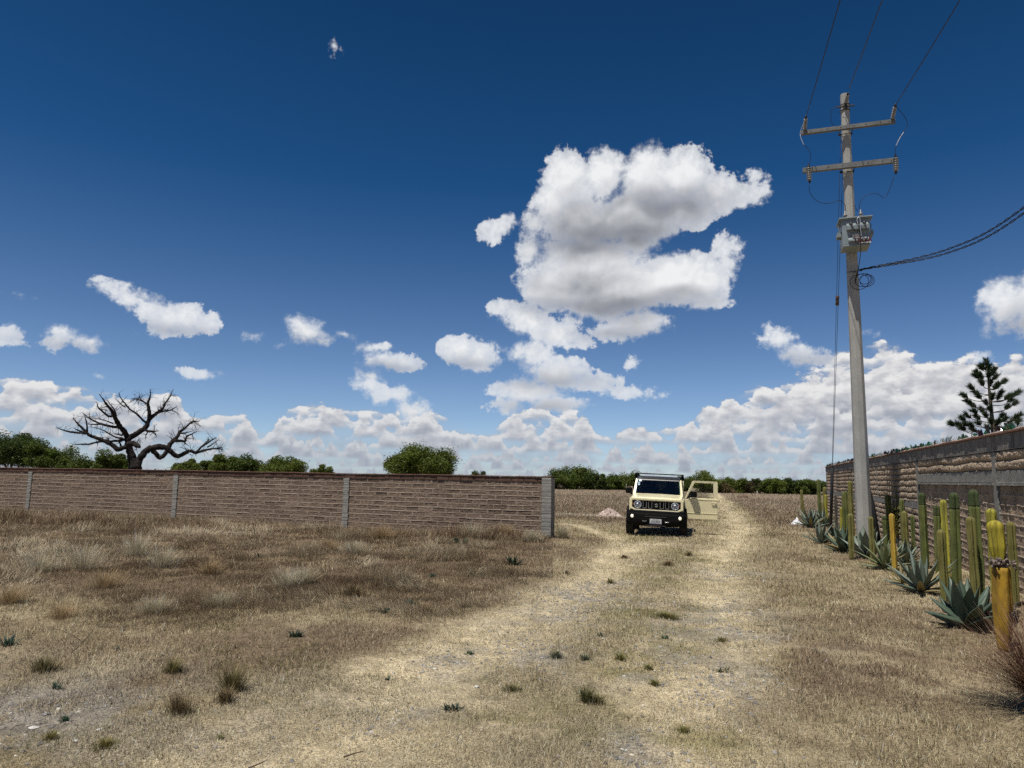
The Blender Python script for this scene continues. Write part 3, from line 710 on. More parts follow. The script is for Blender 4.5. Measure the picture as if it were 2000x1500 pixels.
def shardbm(kind, bm, M):
    """a broken bottle piece: ragged curved wall, some with the base or the neck"""
    R = .036; a0 = random.uniform(0, 6.28); span = random.choice([1.4, 2.2, 3.4, 6.28]); n = max(4, int(span / .45)); hs = [random.uniform(.018, .095) for _ in range(n + 1)]
    if kind == 'neck': R = .017; span = 6.28; n = 8; hs = [random.uniform(.05, .11) for _ in range(9)]
    outer, inner = [], []
    for k in range(n + 1):
        a = a0 + span * k / n
        for lst, rr in ((outer, R), (inner, R - .004)):
            lst.append((bm.verts.new(M @ Vector((rr * math.cos(a), rr * math.sin(a), -.02))), bm.verts.new(M @ Vector((rr * math.cos(a), rr * math.sin(a), hs[k])))))
    for k in range(n):
        o0, o1, i0, i1 = outer[k], outer[k + 1], inner[k], inner[k + 1]
        bm.faces.new((o0[0], o1[0], o1[1], o0[1])); bm.faces.new((i1[0], i0[0], i0[1], i1[1])); bm.faces.new((o0[1], o1[1], i1[1], i0[1]))
    bm.faces.new((outer[0][0], outer[0][1], inner[0][1], inner[0][0])); bm.faces.new((outer[-1][1], outer[-1][0], inner[-1][0], inner[-1][1]))
shard_me = []
for c_ in range(4):
    for v_ in range(6):
        bm = bmesh.new()
        for q_ in range(random.choice([1, 1, 2])):
            shardbm('neck' if v_ == 5 else 'wall', bm, Matrix.Translation((random.uniform(-.04, .04) * q_, random.uniform(-.03, .03) * q_, 0)) @ Matrix.Rotation(random.uniform(-.6, .6), 4, 'X') @ Matrix.Rotation(random.uniform(-.6, .6), 4, 'Y'))
        me = bpy.data.meshes.new('glass_shard'); bm.to_mesh(me); bm.free(); me.materials.append(GL[c_]); shard_me.append((c_, me))
u = s_of(9.6); cnt = 0; rest = []; run = 0
while u < RP[-1]:
    if run <= 0: col = random.choice([0, 1, 2, 2, 2, 3, 3]); run = random.randint(3, 9)
    run -= 1; c_ = col if random.random() < .8 else random.choice([0, 1, 2])
    me = random.choice([m_[1] for m_ in shard_me if m_[0] == c_])
    Mx = Matrix.Translation((u, random.uniform(-.13, .03), RT + .018)) @ Matrix.Rotation(random.uniform(0, 6.28), 4, 'Z') @ Matrix.Scale(random.uniform(.8, 1.5), 4)
    if cnt < 100:
        o = addobj('glass_shard', me, rw); o.matrix_local = Mx
    else: rest.append((me, Mx))
    cnt += 1; u += random.uniform(.05, .20)
bm = bmesh.new(); mats = GL
for me, Mx in rest:
    n0 = len(bm.verts); f0 = len(bm.faces); bm.from_mesh(me); bm.verts.ensure_lookup_table(); bm.faces.ensure_lookup_table()
    bmesh.ops.transform(bm, matrix=Mx, verts=bm.verts[n0:])
    for f in bm.faces[f0:]: f.material_index = GL.index(me.materials[0])
me = bpy.data.meshes.new('glass_shards_far'); bm.to_mesh(me); bm.free()
for g_ in GL: me.materials.append(g_)
o = addobj('broken_glass', me, rw); o['kind'] = 'stuff'
# ---------------------------------------------------------------- utility pole
PP = Vector((8.92, 18.15, 0)); PRZ = math.atan2(-.317, .948); PM = Matrix.Translation(PP) @ Matrix.Rotation(PRZ, 4, 'Z'); PMi = PM.inverted(); PN = PM.to_3x3() @ Vector((0, 1, 0))
pole = empty('utility_pole', PP, PRZ); tag(pole, 'tall tapered concrete power pole with two crossarms and grey transformer', 'utility pole')
POLEM = mat('pole concrete', (.385, .378, .350), (.31, .305, .285), 3, 6, .9, bump=.003, bscale=50, contrast=(.4, .65), spec=.2, speck=(60, (.20, .19, .17), .55), stretch=(1, 1, .5))
mb = MB(); prof = [(.195 - .0072 * z - .0, z) for z in [-.3, 0, .6, 1.2, 1.55, 1.56, 2.5, 3.5, 5, 6, 7, 8, 9, 10, 11, 12.1]]
vs_ = mb.lathe(prof, 8, Matrix.Rotation(rad(22.5 + 8), 4, 'Z'), smooth=False)
shaft = mb.build('shaft', POLEM, pole, bevel=.012)
STEEL = mat('galvanised steel', (.21, .215, .205), (.115, .115, .11), 6, 6, .6, .45, bump=.002, bscale=60, contrast=(.3, .75))
DARKM = mat('dark fittings', (.035, .032, .03), None, 8, rough=.55)
PORC = mat('grey porcelain', (.25, .25, .245), (.15, .14, .13), 20, rough=.35, contrast=(.4, .7), spec=.5)
TRG = mat('transformer paint', (.225, .27, .285), (.18, .22, .235), 3, 5, .45, bump=.0015, bscale=30, contrast=(.4, .7), spec=.45, speck=(14, (.19, .20, .19), .35), stretch=(1, 1, .4))
def arm(z, h, x0=-1.14, x1=1.15):
    mb = MB(); yc = -.225
    mb.box(x0, x1, yc - .055, yc - .048, z - h / 2, z + h / 2); mb.box(x0, x1, yc - .048, yc + .05, z + h / 2 - .007, z + h / 2); mb.box(x0, x1, yc - .048, yc + .05, z - h / 2, z - h / 2 + .007)
    a = mb.build('crossarm', STEEL, pole)
    for x in (-.9, -.5, .45, .8, 1.0):
        mb = MB(); mb.lathe([(.012, yc - .064), (.012, yc - .056)], 10, Matrix.Translation((x, 0, z)), axis='Y'); mb.build('bolt', DARKM, a)
    mb = MB(); mb.tube([(-.16, yc - .06, z), (-.16, .17, z)], .01, 8); mb.tube([(.16, yc - .06, z), (.16, .17, z)], .01, 8); mb.box(-.18, .18, .158, .168, z - .03, z + .03); mb.build('clamp', DARKM, a)
    mb = MB(); r_ = .135; mb.tube([(r_ * math.cos(t), r_ * math.sin(t) - .0, z - .12) for t in np.linspace(0, 2 * math.pi, 17)], .008, 6, caps=False); mb.build('strap', DARKM, a); return a
arm(11.04, .10); arm(9.965, .13)
def insulator(p0, p1, r=.055, n=6, name='insulator', parent=pole):
    p0, p1 = Vector(p0), Vector(p1); L = (p1 - p0).length; M = Matrix.Translation(p0) @ (p1 - p0).to_track_quat('Z', 'Y').to_matrix().to_4x4()
    mb = MB(); prof = [(.018, 0), (.022, .02)]; body = L - .06
    for k in range(n):
        z = .03 + body * k / n; prof += [(.028, z), (r, z + body / n * .45), (r * .96, z + body / n * .62), (.028, z + body / n * .7)]
    prof += [(.022, L - .03), (.018, L)]
    mb.lathe(prof, 16, M); o = mb.build(name, PORC, parent)
    mb = MB(); mb.lathe([(.026, -.035), (.030, -.01), (.030, .022), (.02, .03)], 10, M); mb.build('end_fitting', DARKM, o)
    mb = MB(); mb.lathe([(.02, L - .035), (.032, L - .02), (.032, L + .02), (.018, L + .05)], 10, M); mb.build('end_fitting', DARKM, o)
    return o
def on(px, py, off): return PMi @ onplane(px, py, PP + PN * off, PN)
# line wires (they run back over the camera to the next pole)
ALU = mat('wire', (.022, .022, .024), None, 5, rough=.5, metal=.5)
LITE = mat('bright wire', (.55, .56, .57), None, 5, rough=.35, metal=.6)
starts = [Vector((-1.04, -.62, 11.28)), Vector((.02, -.75, 11.86)), Vector((1.10, -.62, 11.28))]
insulator((-1.05, -.26, 11.08), starts[0], .055, 5, 'strain_insulator'); insulator((1.08, -.26, 11.08), starts[2], .055, 5, 'strain_insulator')
insulator((.0, -.17, 11.76), (.02, -.50, 11.84), .05, 4, 'strain_insulator')
mb = MB(); mb.tube([(.0, -.12, 11.75), (.0, -.20, 11.76)], .02, 8)
for zz in (11.62, 11.78):
    m2 = MB(); m2.tube([(.125 * math.cos(t), .125 * math.sin(t), zz) for t in np.linspace(0, 2 * math.pi, 19)], .012, 6, caps=False); m2.build('band', DARKM, pole)
mb.box(-.22, .23, -.125, -.095, 11.68, 11.72, .01); mb.box(-.035, .035, -.19, -.11, 11.60, 11.80, .01); mb.build('top_clamp', DARKM, pole)
labels = ['overhead power line from the left end of the upper crossarm', 'overhead power line from the very top of the concrete pole', 'overhead power line from the right end of the upper crossarm']
for st, (ex, ey), lb in zip(starts, [(1641, 0), (1723, 0), (1875, 0)], labels):
    p0 = PM @ st; p1 = onplane(ex, ey, PP - PN * 6, PN); d = p1 - p0; dh = Vector((d.x, d.y, 0)); L = dh.length; sl_ = d.z / L; dh.normalize(); S = 70.0; k_ = 0.0012
    pts = []
    for s in np.concatenate([np.linspace(0, 12, 14), np.linspace(14, S, 20)]):
        z = p0.z + (sl_ - k_ * L) * s + k_ * s * s; pts.append(Vector((p0.x + dh.x * s, p0.y + dh.y * s, z)))
    mb = MB(); mb.tube([p - pts[0] for p in pts], .0105, 6); o = mb.build('power_line', ALU); o.location = pts[0]; tag(o, lb, 'power line', 'overhead power lines')
# surge arresters on the lower arm
for x, top in ((-1.0, 10.05), (1.1, 10.05)):
    insulator((x, -.33, 10.02), (x * .985, -.33, 9.60), .070, 6, 'surge_arrester')
    mb = MB(); mb.box(x - .03, x + .03, -.345, -.285, 9.93, 10.03, .008); mb.tube([(x, -.33, 10.0), (x, -.33, 10.10)], .016, 8); mb.build('arrester_bracket', DARKM, pole)
def spline(pts, n=10):
    pts = [Vector(p) for p in pts]; P_ = [pts[0] * 2 - pts[1]] + pts + [pts[-1] * 2 - pts[-2]]; out = []
    for i in range(1, len(P_) - 2):
        for k in range(n):
            t = k / n; a, b, c, d = P_[i - 1:i + 3]
            out.append(.5 * ((2 * b) + (c - a) * t + (2 * a - 5 * b + 4 * c - d) * t * t + (3 * b - a - 3 * c + d) * t ** 3))
    return out + [pts[-1]]
def jumper(pix, off, r=.0065, m=ALU, first=None, last=None, name='jumper_wire'):
    pts = [on(a, b, off) for a, b in pix]
    if first is not None: pts[0] = Vector(first)
    if last is not None: pts[-1] = Vector(last)
    mb = MB(); mb.tube(spline(pts), r, 6); return mb.build(name, m, pole)
jumper([(1571, 240), (1564, 256), (1564, 268), (1570, 283)], -.45, .011, LITE, starts[0])
jumper([(1570, 283), (1580, 293), (1583, 308), (1580, 326)], -.40, .0065, ALU)
jumper([(1752, 222), (1768, 230), (1772, 245), (1765, 258)], -.45, .0065, ALU, starts[2])
jumper([(1765, 258), (1756, 272), (1750, 285)], -.42, .011, LITE); jumper([(1750, 285), (1748, 298), (1748, 312)], -.38, .0065)
jumper([(1580, 362), (1583, 378), (1598, 394), (1620, 397), (1640, 391), (1650, 400), (1652, 412)], -.40)
jumper([(1746, 345), (1738, 368), (1728, 386), (1712, 378), (1692, 382), (1680, 395), (1678, 410)], -.42)
jumper([(1637, 205), (1625, 215), (1623, 235), (1629, 248)], -.1); jumper([(1645, 228), (1652, 232), (1656, 245)], -.2)
jumper([(1668, 400), (1672, 408), (1676, 412)], -.3)
# transformer
tr = None
mb = MB(); mb.box(-.30, .345, -.78, -.25, 7.62, 8.28, .02); tr = mb.build('transformer', TRG, pole)
mb = MB(); M_ = None
vv = mb.box(-.37, .41, -.84, -.19, 8.30, 8.335, .006); mb.box(-.33, .37, -.80, -.23, 8.272, 8.30); mb.build('lid', TRG, tr)
mb = MB(); mb.box(-.30, .33, -.80, -.23, 7.575, 7.62, .008)
for v in mb.bm.verts:
    if v.co.z < 7.6: v.co.y = v.co.y * 1.0 + .0
mb.build('base_rim', TRG, tr)
# hooded cooling louvres on the front
for (za, zb, xa, xb, pr) in ((8.19, 8.02, -.20, .30, .10), (8.00, 7.90, -.20, .30, .0), (7.83, 7.72, -.17, .30, .07)):
    if pr == 0: continue
    mb = MB(); mb.prism([(-.78, za), (-.78 - pr, za - .10), (-.78 - pr, zb - .03), (-.78, zb - .03 + .0)], xa, xb, 'YZ'); mb.build('front_hood', TRG, tr)
for s_ in (-1, 1):
    xs = -.30 if s_ < 0 else .345
    mb = MB(); mb.prism([(-.62, 8.02), (-.62, 7.90), (-.35, 7.90), (-.35, 8.02)], xs + (s_ * .002), xs + s_ * .10, 'YZ'); mb.build('side_bracket', TRG, tr)
    mb = MB(); x = xs + s_ * .055; mb.tube(spline([(xs, -.55, 8.2), (x, -.55, 8.2), (x, -.55, 8.08), (xs + s_ * .035, -.55, 8.06)]), .013, 8); mb.build('lifting_lug', TRG, tr)
for x, y in ((-.17, -.40), (.20, -.42)):
    mb = MB(); prof = [(.05, 8.337)]
    for k in range(3): z = 8.35 + k * .075; prof += [(.035, z), (.066, z + .028), (.062, z + .042), (.034, z + .05)]
    prof += [(.02, 8.60), (.014, 8.66)]; mb.lathe(prof, 18, Matrix.Translation((x, y, 0))); mb.build('bushing', PORC, tr)
for x in (-.10, .06, .21):
    mb = MB(); mb.tube([(x, -.79, 8.17), (x, -.82, 8.155), (x, -.835, 8.15), (x, -.85, 8.14), (x, -.86, 8.135), (x + .01, -.93, 8.10)], [.03, .03, .045, .045, .028, .022], 12); mb.build('terminal', DARKM, tr)
for x in (-.10, .06, .21):
    mb = MB(); mb.tube(spline([(x + .01, -.93, 8.10), (x * .6 + .02, -.98, 7.95), (.09, -.95, 7.85), (.085, -.93, 7.6), (.10, -.80, 7.40), (.11, -.24, 7.12)]), .010, 6); mb.build('lead_wire', DARKM, tr)
mb = MB(); mb.tube(spline([(.045, -.97, 8.05), (.03, -.96, 8.20), (.07, -.95, 8.27), (.10, -.96, 8.20), (.095, -.99, 7.95), (.11, -.99, 7.75)]), .009, 6); mb.build('lead_wire', LITE, tr)
def textmesh(s, size, ext, M, mt, name, parent, align='CENTER', bold=0.0, spacing=1.0):
    cu = bpy.data.curves.new(name, 'FONT'); cu.body = s; cu.size = size; cu.extrude = ext; cu.align_x = align; cu.align_y = 'CENTER'; cu.offset = bold; cu.space_character = spacing
    t = bpy.data.objects.new('tmp', cu); C.objects.link(t); bpy.context.view_layer.update()
    me = bpy.data.meshes.new_from_object(t.evaluated_get(bpy.context.evaluated_depsgraph_get())); bpy.data.objects.remove(t)
    me.name = name; me.materials.clear(); me.materials.append(mt); o = addobj(name, me, parent); o.matrix_local = M; return o
FACE = Matrix.Rotation(rad(90), 4, 'X')
textmesh('15KVA', .17, .002, Matrix.Translation((.16, -.860, 7.695)) @ FACE @ Matrix.Scale(.82, 4, (1, 0, 0)), mat('dark red lettering', (.10, .015, .02), None, 4, rough=.5), 'rating_lettering', tr, bold=.004)
mb = MB(); mb.box(.07, .34, -.853, -.848, 7.615, 7.645); mb.build('pale_strip', mat('pale sticker', (.6, .57, .55), None, 4, rough=.5), tr)
mb = MB(); mb.box(-.08, .10, -.858, -.850, 7.78, 7.86, .003); mb.build('nameplate', mat('nameplate metal', (.16, .14, .13), (.34, .30, .28), 60, rough=.4, metal=.5, contrast=(.45, .55), stretch=(1, 1, 3)), tr)
for z_ in (8.1, 7.75): mb = MB(); mb.tube([(0, -.12, z_), (0, -.26, z_)], .03, 8); mb.build('mounting_bracket', DARKM, tr)
PALE = mat('pale letters', (.50, .48, .43), None, 6, rough=.9)
textmesh('PC12-750', .105, .002, Matrix.Translation((.015, -.168, 7.0)) @ FACE @ Matrix.Rotation(rad(90), 4, 'Z'), PALE, 'pole_lettering', pole, bold=.002)
# coil of spare cable and service cables
mb = MB()
for (cx, cz, r_, ph) in ((.30, 6.80, .17, 0), (.26, 6.83, .13, 1), (.22, 6.82, .20, 2), (.12, 6.78, .22, .5)):
    mb.tube([(cx + r_ * math.cos(t) * 1.0, -.23 - .03 * math.sin(t + ph), cz + r_ * math.sin(t) * .9) for t in np.linspace(0, 2 * math.pi, 25)], .008, 6, caps=False)
mb.tube(spline([(.11, -.24, 7.12), (.05, -.22, 6.9), (.02, -.21, 6.75)]), .016, 6); mb.tube([(-.17, -.16, 7.08), (.20, -.22, 7.07)], .008, 6)
mb.build('cable_coil', DARKM, pole)
BLK = mat('black cable', (.018, .018, .02), None, 5, rough=.5)
a = PM @ Vector((.14, -.22, 7.10))
for i, (ey, mid, lb) in enumerate(((405, (1850, 487), 'twisted black service cable leaving the pole, upper of the pair'), (416, (1850, 494), 'twisted black service cable leaving the pole, lower of the pair'))):
    e = atY(2000, ey, 14.2); m_ = atY(*mid, (a.y + e.y) / 2 + .05); f_ = e + (e - m_) * 1.6 + Vector((0, 0, .9))
    base = spline([a, m_, e, f_], 40); mb = MB()
    for ph in (0, math.pi):
        pts = []; s = 0
        for k, p in enumerate(base):
            if k: s += (p - base[k - 1]).length
            t = (base[min(k + 1, len(base) - 1)] - base[max(k - 1, 0)]).normalized(); u_ = t.cross(Vector((0, 0, 1))).normalized(); w_ = t.cross(u_)
            th = s * 2 * math.pi / .42 + ph + i; pts.append(p + (u_ * math.cos(th) + w_ * math.sin(th)) * .017 - a)
        mb.tube(pts, .0105, 6)
    o = mb.build('service_cable', BLK); o.location = a; tag(o, lb, 'cable', 'service cables')
# guy wires and their black plastic guards
A1 = G(1622, 1045); A1.z = 0
guy = empty('guy_wire', A1); tag(guy, 'pair of steel stay wires from the pole down into a black guard tube', 'guy wire')
for zt, dx in ((10.95, -.12), (9.85, -.12)):
    top = PM @ Vector((dx, .12, zt)) - A1; mb = MB(); mb.tube([(0, 0, .02), top], .006, 6); mb.build('wire', ALU, guy)
top = PM @ Vector((-.12, .12, 10.4)) - A1
insul = top * (6.85 / top.z * .985); mb = MB(); M_ = Matrix.Translation(insul) @ top.to_track_quat('Z', 'Y').to_matrix().to_4x4()
mb.lathe([(.02, -.14), (.05, -.13), (.05, -.02), (.035, 0), (.05, .02), (.05, .13), (.02, .14)], 14, M_); mb.build('strain_insulator', mat('brown porcelain', (.10, .055, .035), None, 5, rough=.3), guy)
k_ = 2.05 / top.z; mb = MB(); mb.tube([top * (-.02), top * k_], .045, 14); mb.build('guard_tube', BLK, guy)
A2 = G(1718, 1062); A2.z = 0; mb = MB(); mb.tube([(0, 0, -.1), (-.04, .2, 1.0), (-.10, .35, 1.62), (-.105, .36, 1.68)], [.062, .062, .060, .03], 14); o = mb.build('guard_tube', BLK); o.location = A2; tag(o, 'short black round post standing just right of the concrete pole', 'post')
# ---------------------------------------------------------------- dead tree
BARK = mat('dead bark', (.022, .018, .016), (.060, .050, .044), 5, 7, .95, bump=.03, bscale=16, contrast=(.4, .75), spec=.1, stretch=(1, 1, .6))
DT_Y = 33.0
dbase = atY(262, 930, DT_Y); dbase = Vector((dbase.x, dbase.y, 0))
dead = empty('dead_tree', dbase); tag(dead, 'bare dead tree with dark twisted branches behind the left wall', 'tree')
def dz(px, py):    # zoomed crop pixel to photo pixel
    return 60 + px * .22, 740 + py * .22
# limbs traced as (crop x, crop y, radius in crop px), with a depth drift so the crown is round
LIMBS = [
 ([(925, 1100, 66), (925, 900, 60), (920, 800, 56), (905, 720, 44), (880, 640, 38), (865, 560, 34), (862, 520, 30)], 0, 0),
 ([(945, 800, 40), (965, 720, 34), (1005, 660, 31), (1060, 620, 31), (1130, 605, 33), (1200, 608, 27), (1235, 640, 25), (1270, 670, 24), (1310, 685, 22), (1370, 660, 20), (1410, 640, 17), (1470, 655, 15), (1540, 635, 12), (1620, 620, 9), (1700, 625, 4)], -1.2, 0),
 ([(1060, 625, 24), (1100, 650, 24), (1130, 690, 22), (1165, 695, 21), (1205, 650, 22), (1235, 590, 24), (1265, 550, 22), (1300, 515, 17), (1325, 470, 15), (1370, 435, 11), (1430, 385, 8), (1500, 375, 3)], -.6, .5),
 ([(1275, 548, 16), (1330, 550, 14), (1370, 550, 12), (1385, 510, 9), (1430, 490, 7), (1465, 470, 3)], -.8, .3),
 ([(1320, 485, 9), (1370, 480, 7), (1430, 465, 2)], -.7, 0), ([(1365, 550, 9), (1370, 578, 6)], -.8, 0), ([(1430, 490, 5), (1445, 530, 3), (1440, 555, 1)], -.8, 0),
 ([(1470, 650, 12), (1520, 600, 10), (1570, 570, 8), (1610, 540, 6), (1650, 520, 2)], -1.0, -.4), ([(1500, 620, 8), (1560, 560, 6), (1590, 540, 3)], -1.0, .2), ([(1570, 605, 8), (1630, 570, 5), (1670, 535, 1.5)], -1.0, -.2),
 ([(1410, 650, 7), (1400, 625, 3)], -1, 0), ([(1650, 620, 5), (1690, 605, 1.5)], -1, .1), ([(1425, 400, 6), (1450, 370, 4), (1410, 385, 1.5)], -.6, .3),
 ([(862, 530, 30), (920, 500, 28), (980, 460, 26), (1025, 425, 24), (1045, 370, 22), (1085, 330, 20), (1130, 295, 16), (1170, 265, 13), (1195, 215, 10), (1230, 165, 7), (1268, 90, 2)], .4, 1.0),
 ([(1050, 360, 20), (1052, 300, 20), (1045, 250, 17), (1040, 215, 14), (1060, 160, 8), (1065, 90, 2)], .5, .4),
 ([(1030, 395, 12), (990, 360, 11), (940, 310, 10), (880, 270, 9), (840, 220, 7), (800, 170, 5), (780, 120, 2)], .4, -.7),
 ([(840, 250, 7), (800, 225, 5), (750, 172, 2)], .4, -1.2), ([(1035, 225, 11), (990, 195, 8), (940, 180, 5), (895, 172, 2)], .7, .9), ([(990, 195, 6), (965, 160, 4), (962, 120, 1.5)], .7, 1.1),
 ([(1130, 300, 12), (1190, 285, 10), (1250, 275, 7), (1300, 240, 2)], .7, 1.3), ([(1250, 278, 6), (1290, 295, 4), (1315, 310, 1.5)], .7, 1.3), ([(1195, 210, 5), (1180, 260, 3)], .6, 1), ([(1245, 150, 4), (1290, 150, 1.5)], .8, 1.1),
 ([(1010, 450, 13), (1050, 465, 12), (1090, 465, 10), (1140, 462, 2)], .5, -.2), ([(1080, 465, 9), (1110, 495, 6), (1115, 520, 2)], .4, -.3), ([(1040, 465, 7), (1020, 510, 4), (1015, 550, 1.5)], .4, 0), ([(1095, 460, 5), (1100, 410, 1.5)], .4, .2),
 ([(860, 530, 30), (840, 480, 27), (800, 430, 25), (765, 380, 22), (740, 320, 18), (700, 260, 14), (660, 205, 9), (605, 130, 2)], .2, -1.4),
 ([(735, 330, 14), (690, 330, 11), (640, 290, 9), (600, 255, 7), (588, 215, 2)], .1, -1.9), ([(720, 285, 10), (690, 250, 8), (650, 250, 4), (615, 262, 1.5)], .2, -1.0), ([(760, 330, 9), (740, 270, 7), (700, 220, 4), (665, 160, 1.5)], .2, -.6),
 ([(790, 425, 17), (730, 425, 14), (660, 410, 12), (590, 385, 10), (520, 350, 7), (460, 300, 2)], 0, .7), ([(700, 415, 9), (620, 405, 7), (540, 405, 5), (500, 400, 2)], 0, 1.0), ([(730, 395, 8), (660, 370, 6), (580, 352, 4), (480, 340, 1.5), (370, 322, 1)], 0, .3),
 ([(850, 600, 24), (800, 620, 24), (770, 625, 24), (730, 590, 22), (670, 560, 20), (600, 530, 18), (530, 505, 16), (490, 480, 14), (430, 480, 11), (350, 470, 9), (290, 455, 7), (240, 435, 3)], -.6, -1.4),
 ([(500, 480, 13), (450, 430, 12), (410, 390, 8), (375, 345, 2)], -.8, -1.0), ([(500, 470, 11), (500, 420, 9), (485, 345, 4), (478, 310, 1.5)], -.8, -1.7), ([(455, 470, 9), (410, 450, 6), (385, 440, 2)], -.8, -1.1),
 ([(830, 540, 15), (770, 550, 13), (700, 555, 11), (600, 560, 10), (510, 580, 9), (440, 580, 7), (365, 588, 3)], .9, 1.5), ([(820, 530, 13), (760, 520, 10), (700, 490, 8), (640, 455, 6), (580, 435, 4), (520, 425, 1.5)], .8, 1.2), ([(815, 500, 11), (770, 492, 7), (735, 488, 2)], .6, .6),
 ([(800, 600, 12), (795, 575, 9), (770, 545, 5)], -.2, -.3), ([(700, 560, 8), (690, 530, 3)], .5, .8), ([(870, 580, 30), (910, 575, 28), (945, 592, 24), (968, 605, 12)], -.9, -1.2),
]
def limb(pts, d0, d1):
    out, rr = [], []
    for k, (a, b, r) in enumerate(pts):
        t = k / max(1, len(pts) - 1); px, py = dz(a, b); p = atY(px, py, DT_Y + d0 + (d1 - d0) * t if True else DT_Y)
        out.append(p - dbase); rr.append(r * .22 / FPX * DT_Y * .86)
    sp = spline(out, 4); ri = list(np.interp(np.linspace(0, len(rr) - 1, len(sp)), range(len(rr)), rr))
    for k, p in enumerate(sp):
        ri[k] *= 1 + random.uniform(-.10, .10); p += Vector((random.uniform(-1, 1), random.uniform(-1, 1), random.uniform(-1, 1))) * ri[k] * .16
    return sp, ri
trunk = None
for i, (pts, d0, d1) in enumerate(LIMBS):
    if i == 0:
        sp, ri = limb(pts, d0, d1); sp[0].z = min(sp[0].z, -.3); mb = MB(); mb.tube(sp, ri, 12, True)
        low = [Vector((0, 0, -.3)), Vector((0, 0, .1)), sp[1].copy()]
        mb.tube([Vector((sp[0].x, 0, -.3)), Vector((sp[0].x, 0, .3)), Vector((sp[0].x, 0, 1.3)), sp[3]], [.52, .42, .36, ri[3]], 12)
        trunk = mb.build('trunk', BARK, dead, smooth=True)
    else:
        sp, ri = limb(pts, d0, d1); mb = MB(); mb.tube(sp, ri, 9 if ri[0] > .06 else 6, True); twigs = []
        for _ in range(max(4, int(len(sp) * .75))):
            k = random.randrange(len(sp) // 3, len(sp)); p = sp[k]; r = min(ri[k] * .35, .013) + .003
            d = Vector((random.uniform(-1, 1), random.uniform(-1, 1), random.uniform(-.7, 1.1))).normalized(); L = random.uniform(.12, .55); q_ = [p]
            for s in range(4): d = (d + Vector((random.uniform(-.5, .5), random.uniform(-.5, .5), random.uniform(-.45, .35)))).normalized(); q_.append(q_[-1] + d * L / 4)
            twigs.append((q_, r))
            if random.random() < .5: e = (d + Vector((random.uniform(-1, 1), random.uniform(-1, 1), random.uniform(-1, .6)))).normalized(); twigs.append(([q_[2], q_[2] + e * L * .3, q_[2] + e * L * .5 + Vector((0, 0, -.04))], r * .7))
        if i in (11, 12, 17):
            for _ in range(26):      # the thicket of fine twigs in the middle crown
                q_ = [sp[random.randrange(len(sp) // 3, len(sp))]]; d = Vector((random.uniform(-1, 1), random.uniform(-1, 1), random.uniform(-1, .6))).normalized()
                for s in range(6): d = (d + Vector((random.uniform(-.6, .6), random.uniform(-.6, .6), random.uniform(-.6, .45)))).normalized(); q_.append(q_[-1] + d * .11)
                twigs.append((q_, .008))
        for q_, r in twigs: mb.tube(q_, [r * (1 - .75 * k / (len(q_) - 1)) for k in range(len(q_))], 4, False)
        mb.build('branch', BARK, dead, smooth=True)

# ---------------------------------------------------------------- mesquite trees and shrubs
LEAF = leafmat('leaves', .30, .6, .3)
TRUNKM = mat('trunk bark', (.075, .06, .045), (.12, .10, .08), 8, 5, .95, bump=.02, bscale=20, spec=.1)
def crown(name, W, Hc, D, zc, n, ls, parent, seed, tone, flat=.0, spiky=.35, low=.0):
    """many leaf faces in clumps spread through an uneven, broad crown"""
    g = np.random.default_rng(seed); nc = max(14, int(W * D * 1.6 + Hc * 3)); nc = min(nc, 90)
    # clump centres on and inside a lumpy ellipsoid
    v = g.normal(size=(nc, 3)); v /= np.linalg.norm(v, axis=1)[:, None]; v[:, 2] = np.where(v[:, 2] < -.35 + low, -v[:, 2] * .5, v[:, 2])
    rad_ = (.62 + .38 * g.random(nc) ** .5)[:, None]; cen = v * rad_ * np.array([W / 2, D / 2, Hc / 2]) * (.62 + .50 * g.random((nc, 1)))
    cr = (.20 + .32 * g.random(nc)) * min(W, 2.2 * Hc) * .42
    k = g.integers(0, nc, n); d = g.normal(size=(n, 3)); d /= np.linalg.norm(d, axis=1)[:, None]; d[:, 2] = d[:, 2] * .8 + .12
    rr = (g.random(n) ** .38)[:, None]; P_ = cen[k] + d * rr * cr[k][:, None]
    # feathery twig ends
    far = g.random(n) < .09 * spiky; P_[far] += d[far] * (cr[k][far] * .38)[:, None] * g.random((far.sum(), 1)) + np.array([0, 0, .05])
    P_[:, 2] = np.maximum(P_[:, 2], -zc + .05) + 0
    ax = g.normal(size=(n, 3)); ax[:, 2] *= .5; ax /= np.linalg.norm(ax, axis=1)[:, None]; u = np.cross(ax, g.normal(size=(n, 3))); u /= np.linalg.norm(u, axis=1)[:, None]
    sz = ls * (.6 + .8 * g.random(n))[:, None]
    V = np.stack([P_ - u * sz * .35, P_ + u * sz * .35, P_ + ax * sz], 1).reshape(-1, 3) + np.array([0, 0, zc])
    F = np.arange(3 * n).reshape(-1, 3)
    t = np.array(tone) * (.72 + .5 * g.random((nc, 1)))[k] * np.exp(g.normal(0, .22, n))[:, None]
    yel = g.random(n) < .06; t[yel] = np.array([.15, .16, .035])
    return addobj(name, npmesh(name, V, F, LEAF, False, np.repeat(t, 3, 0)), parent)
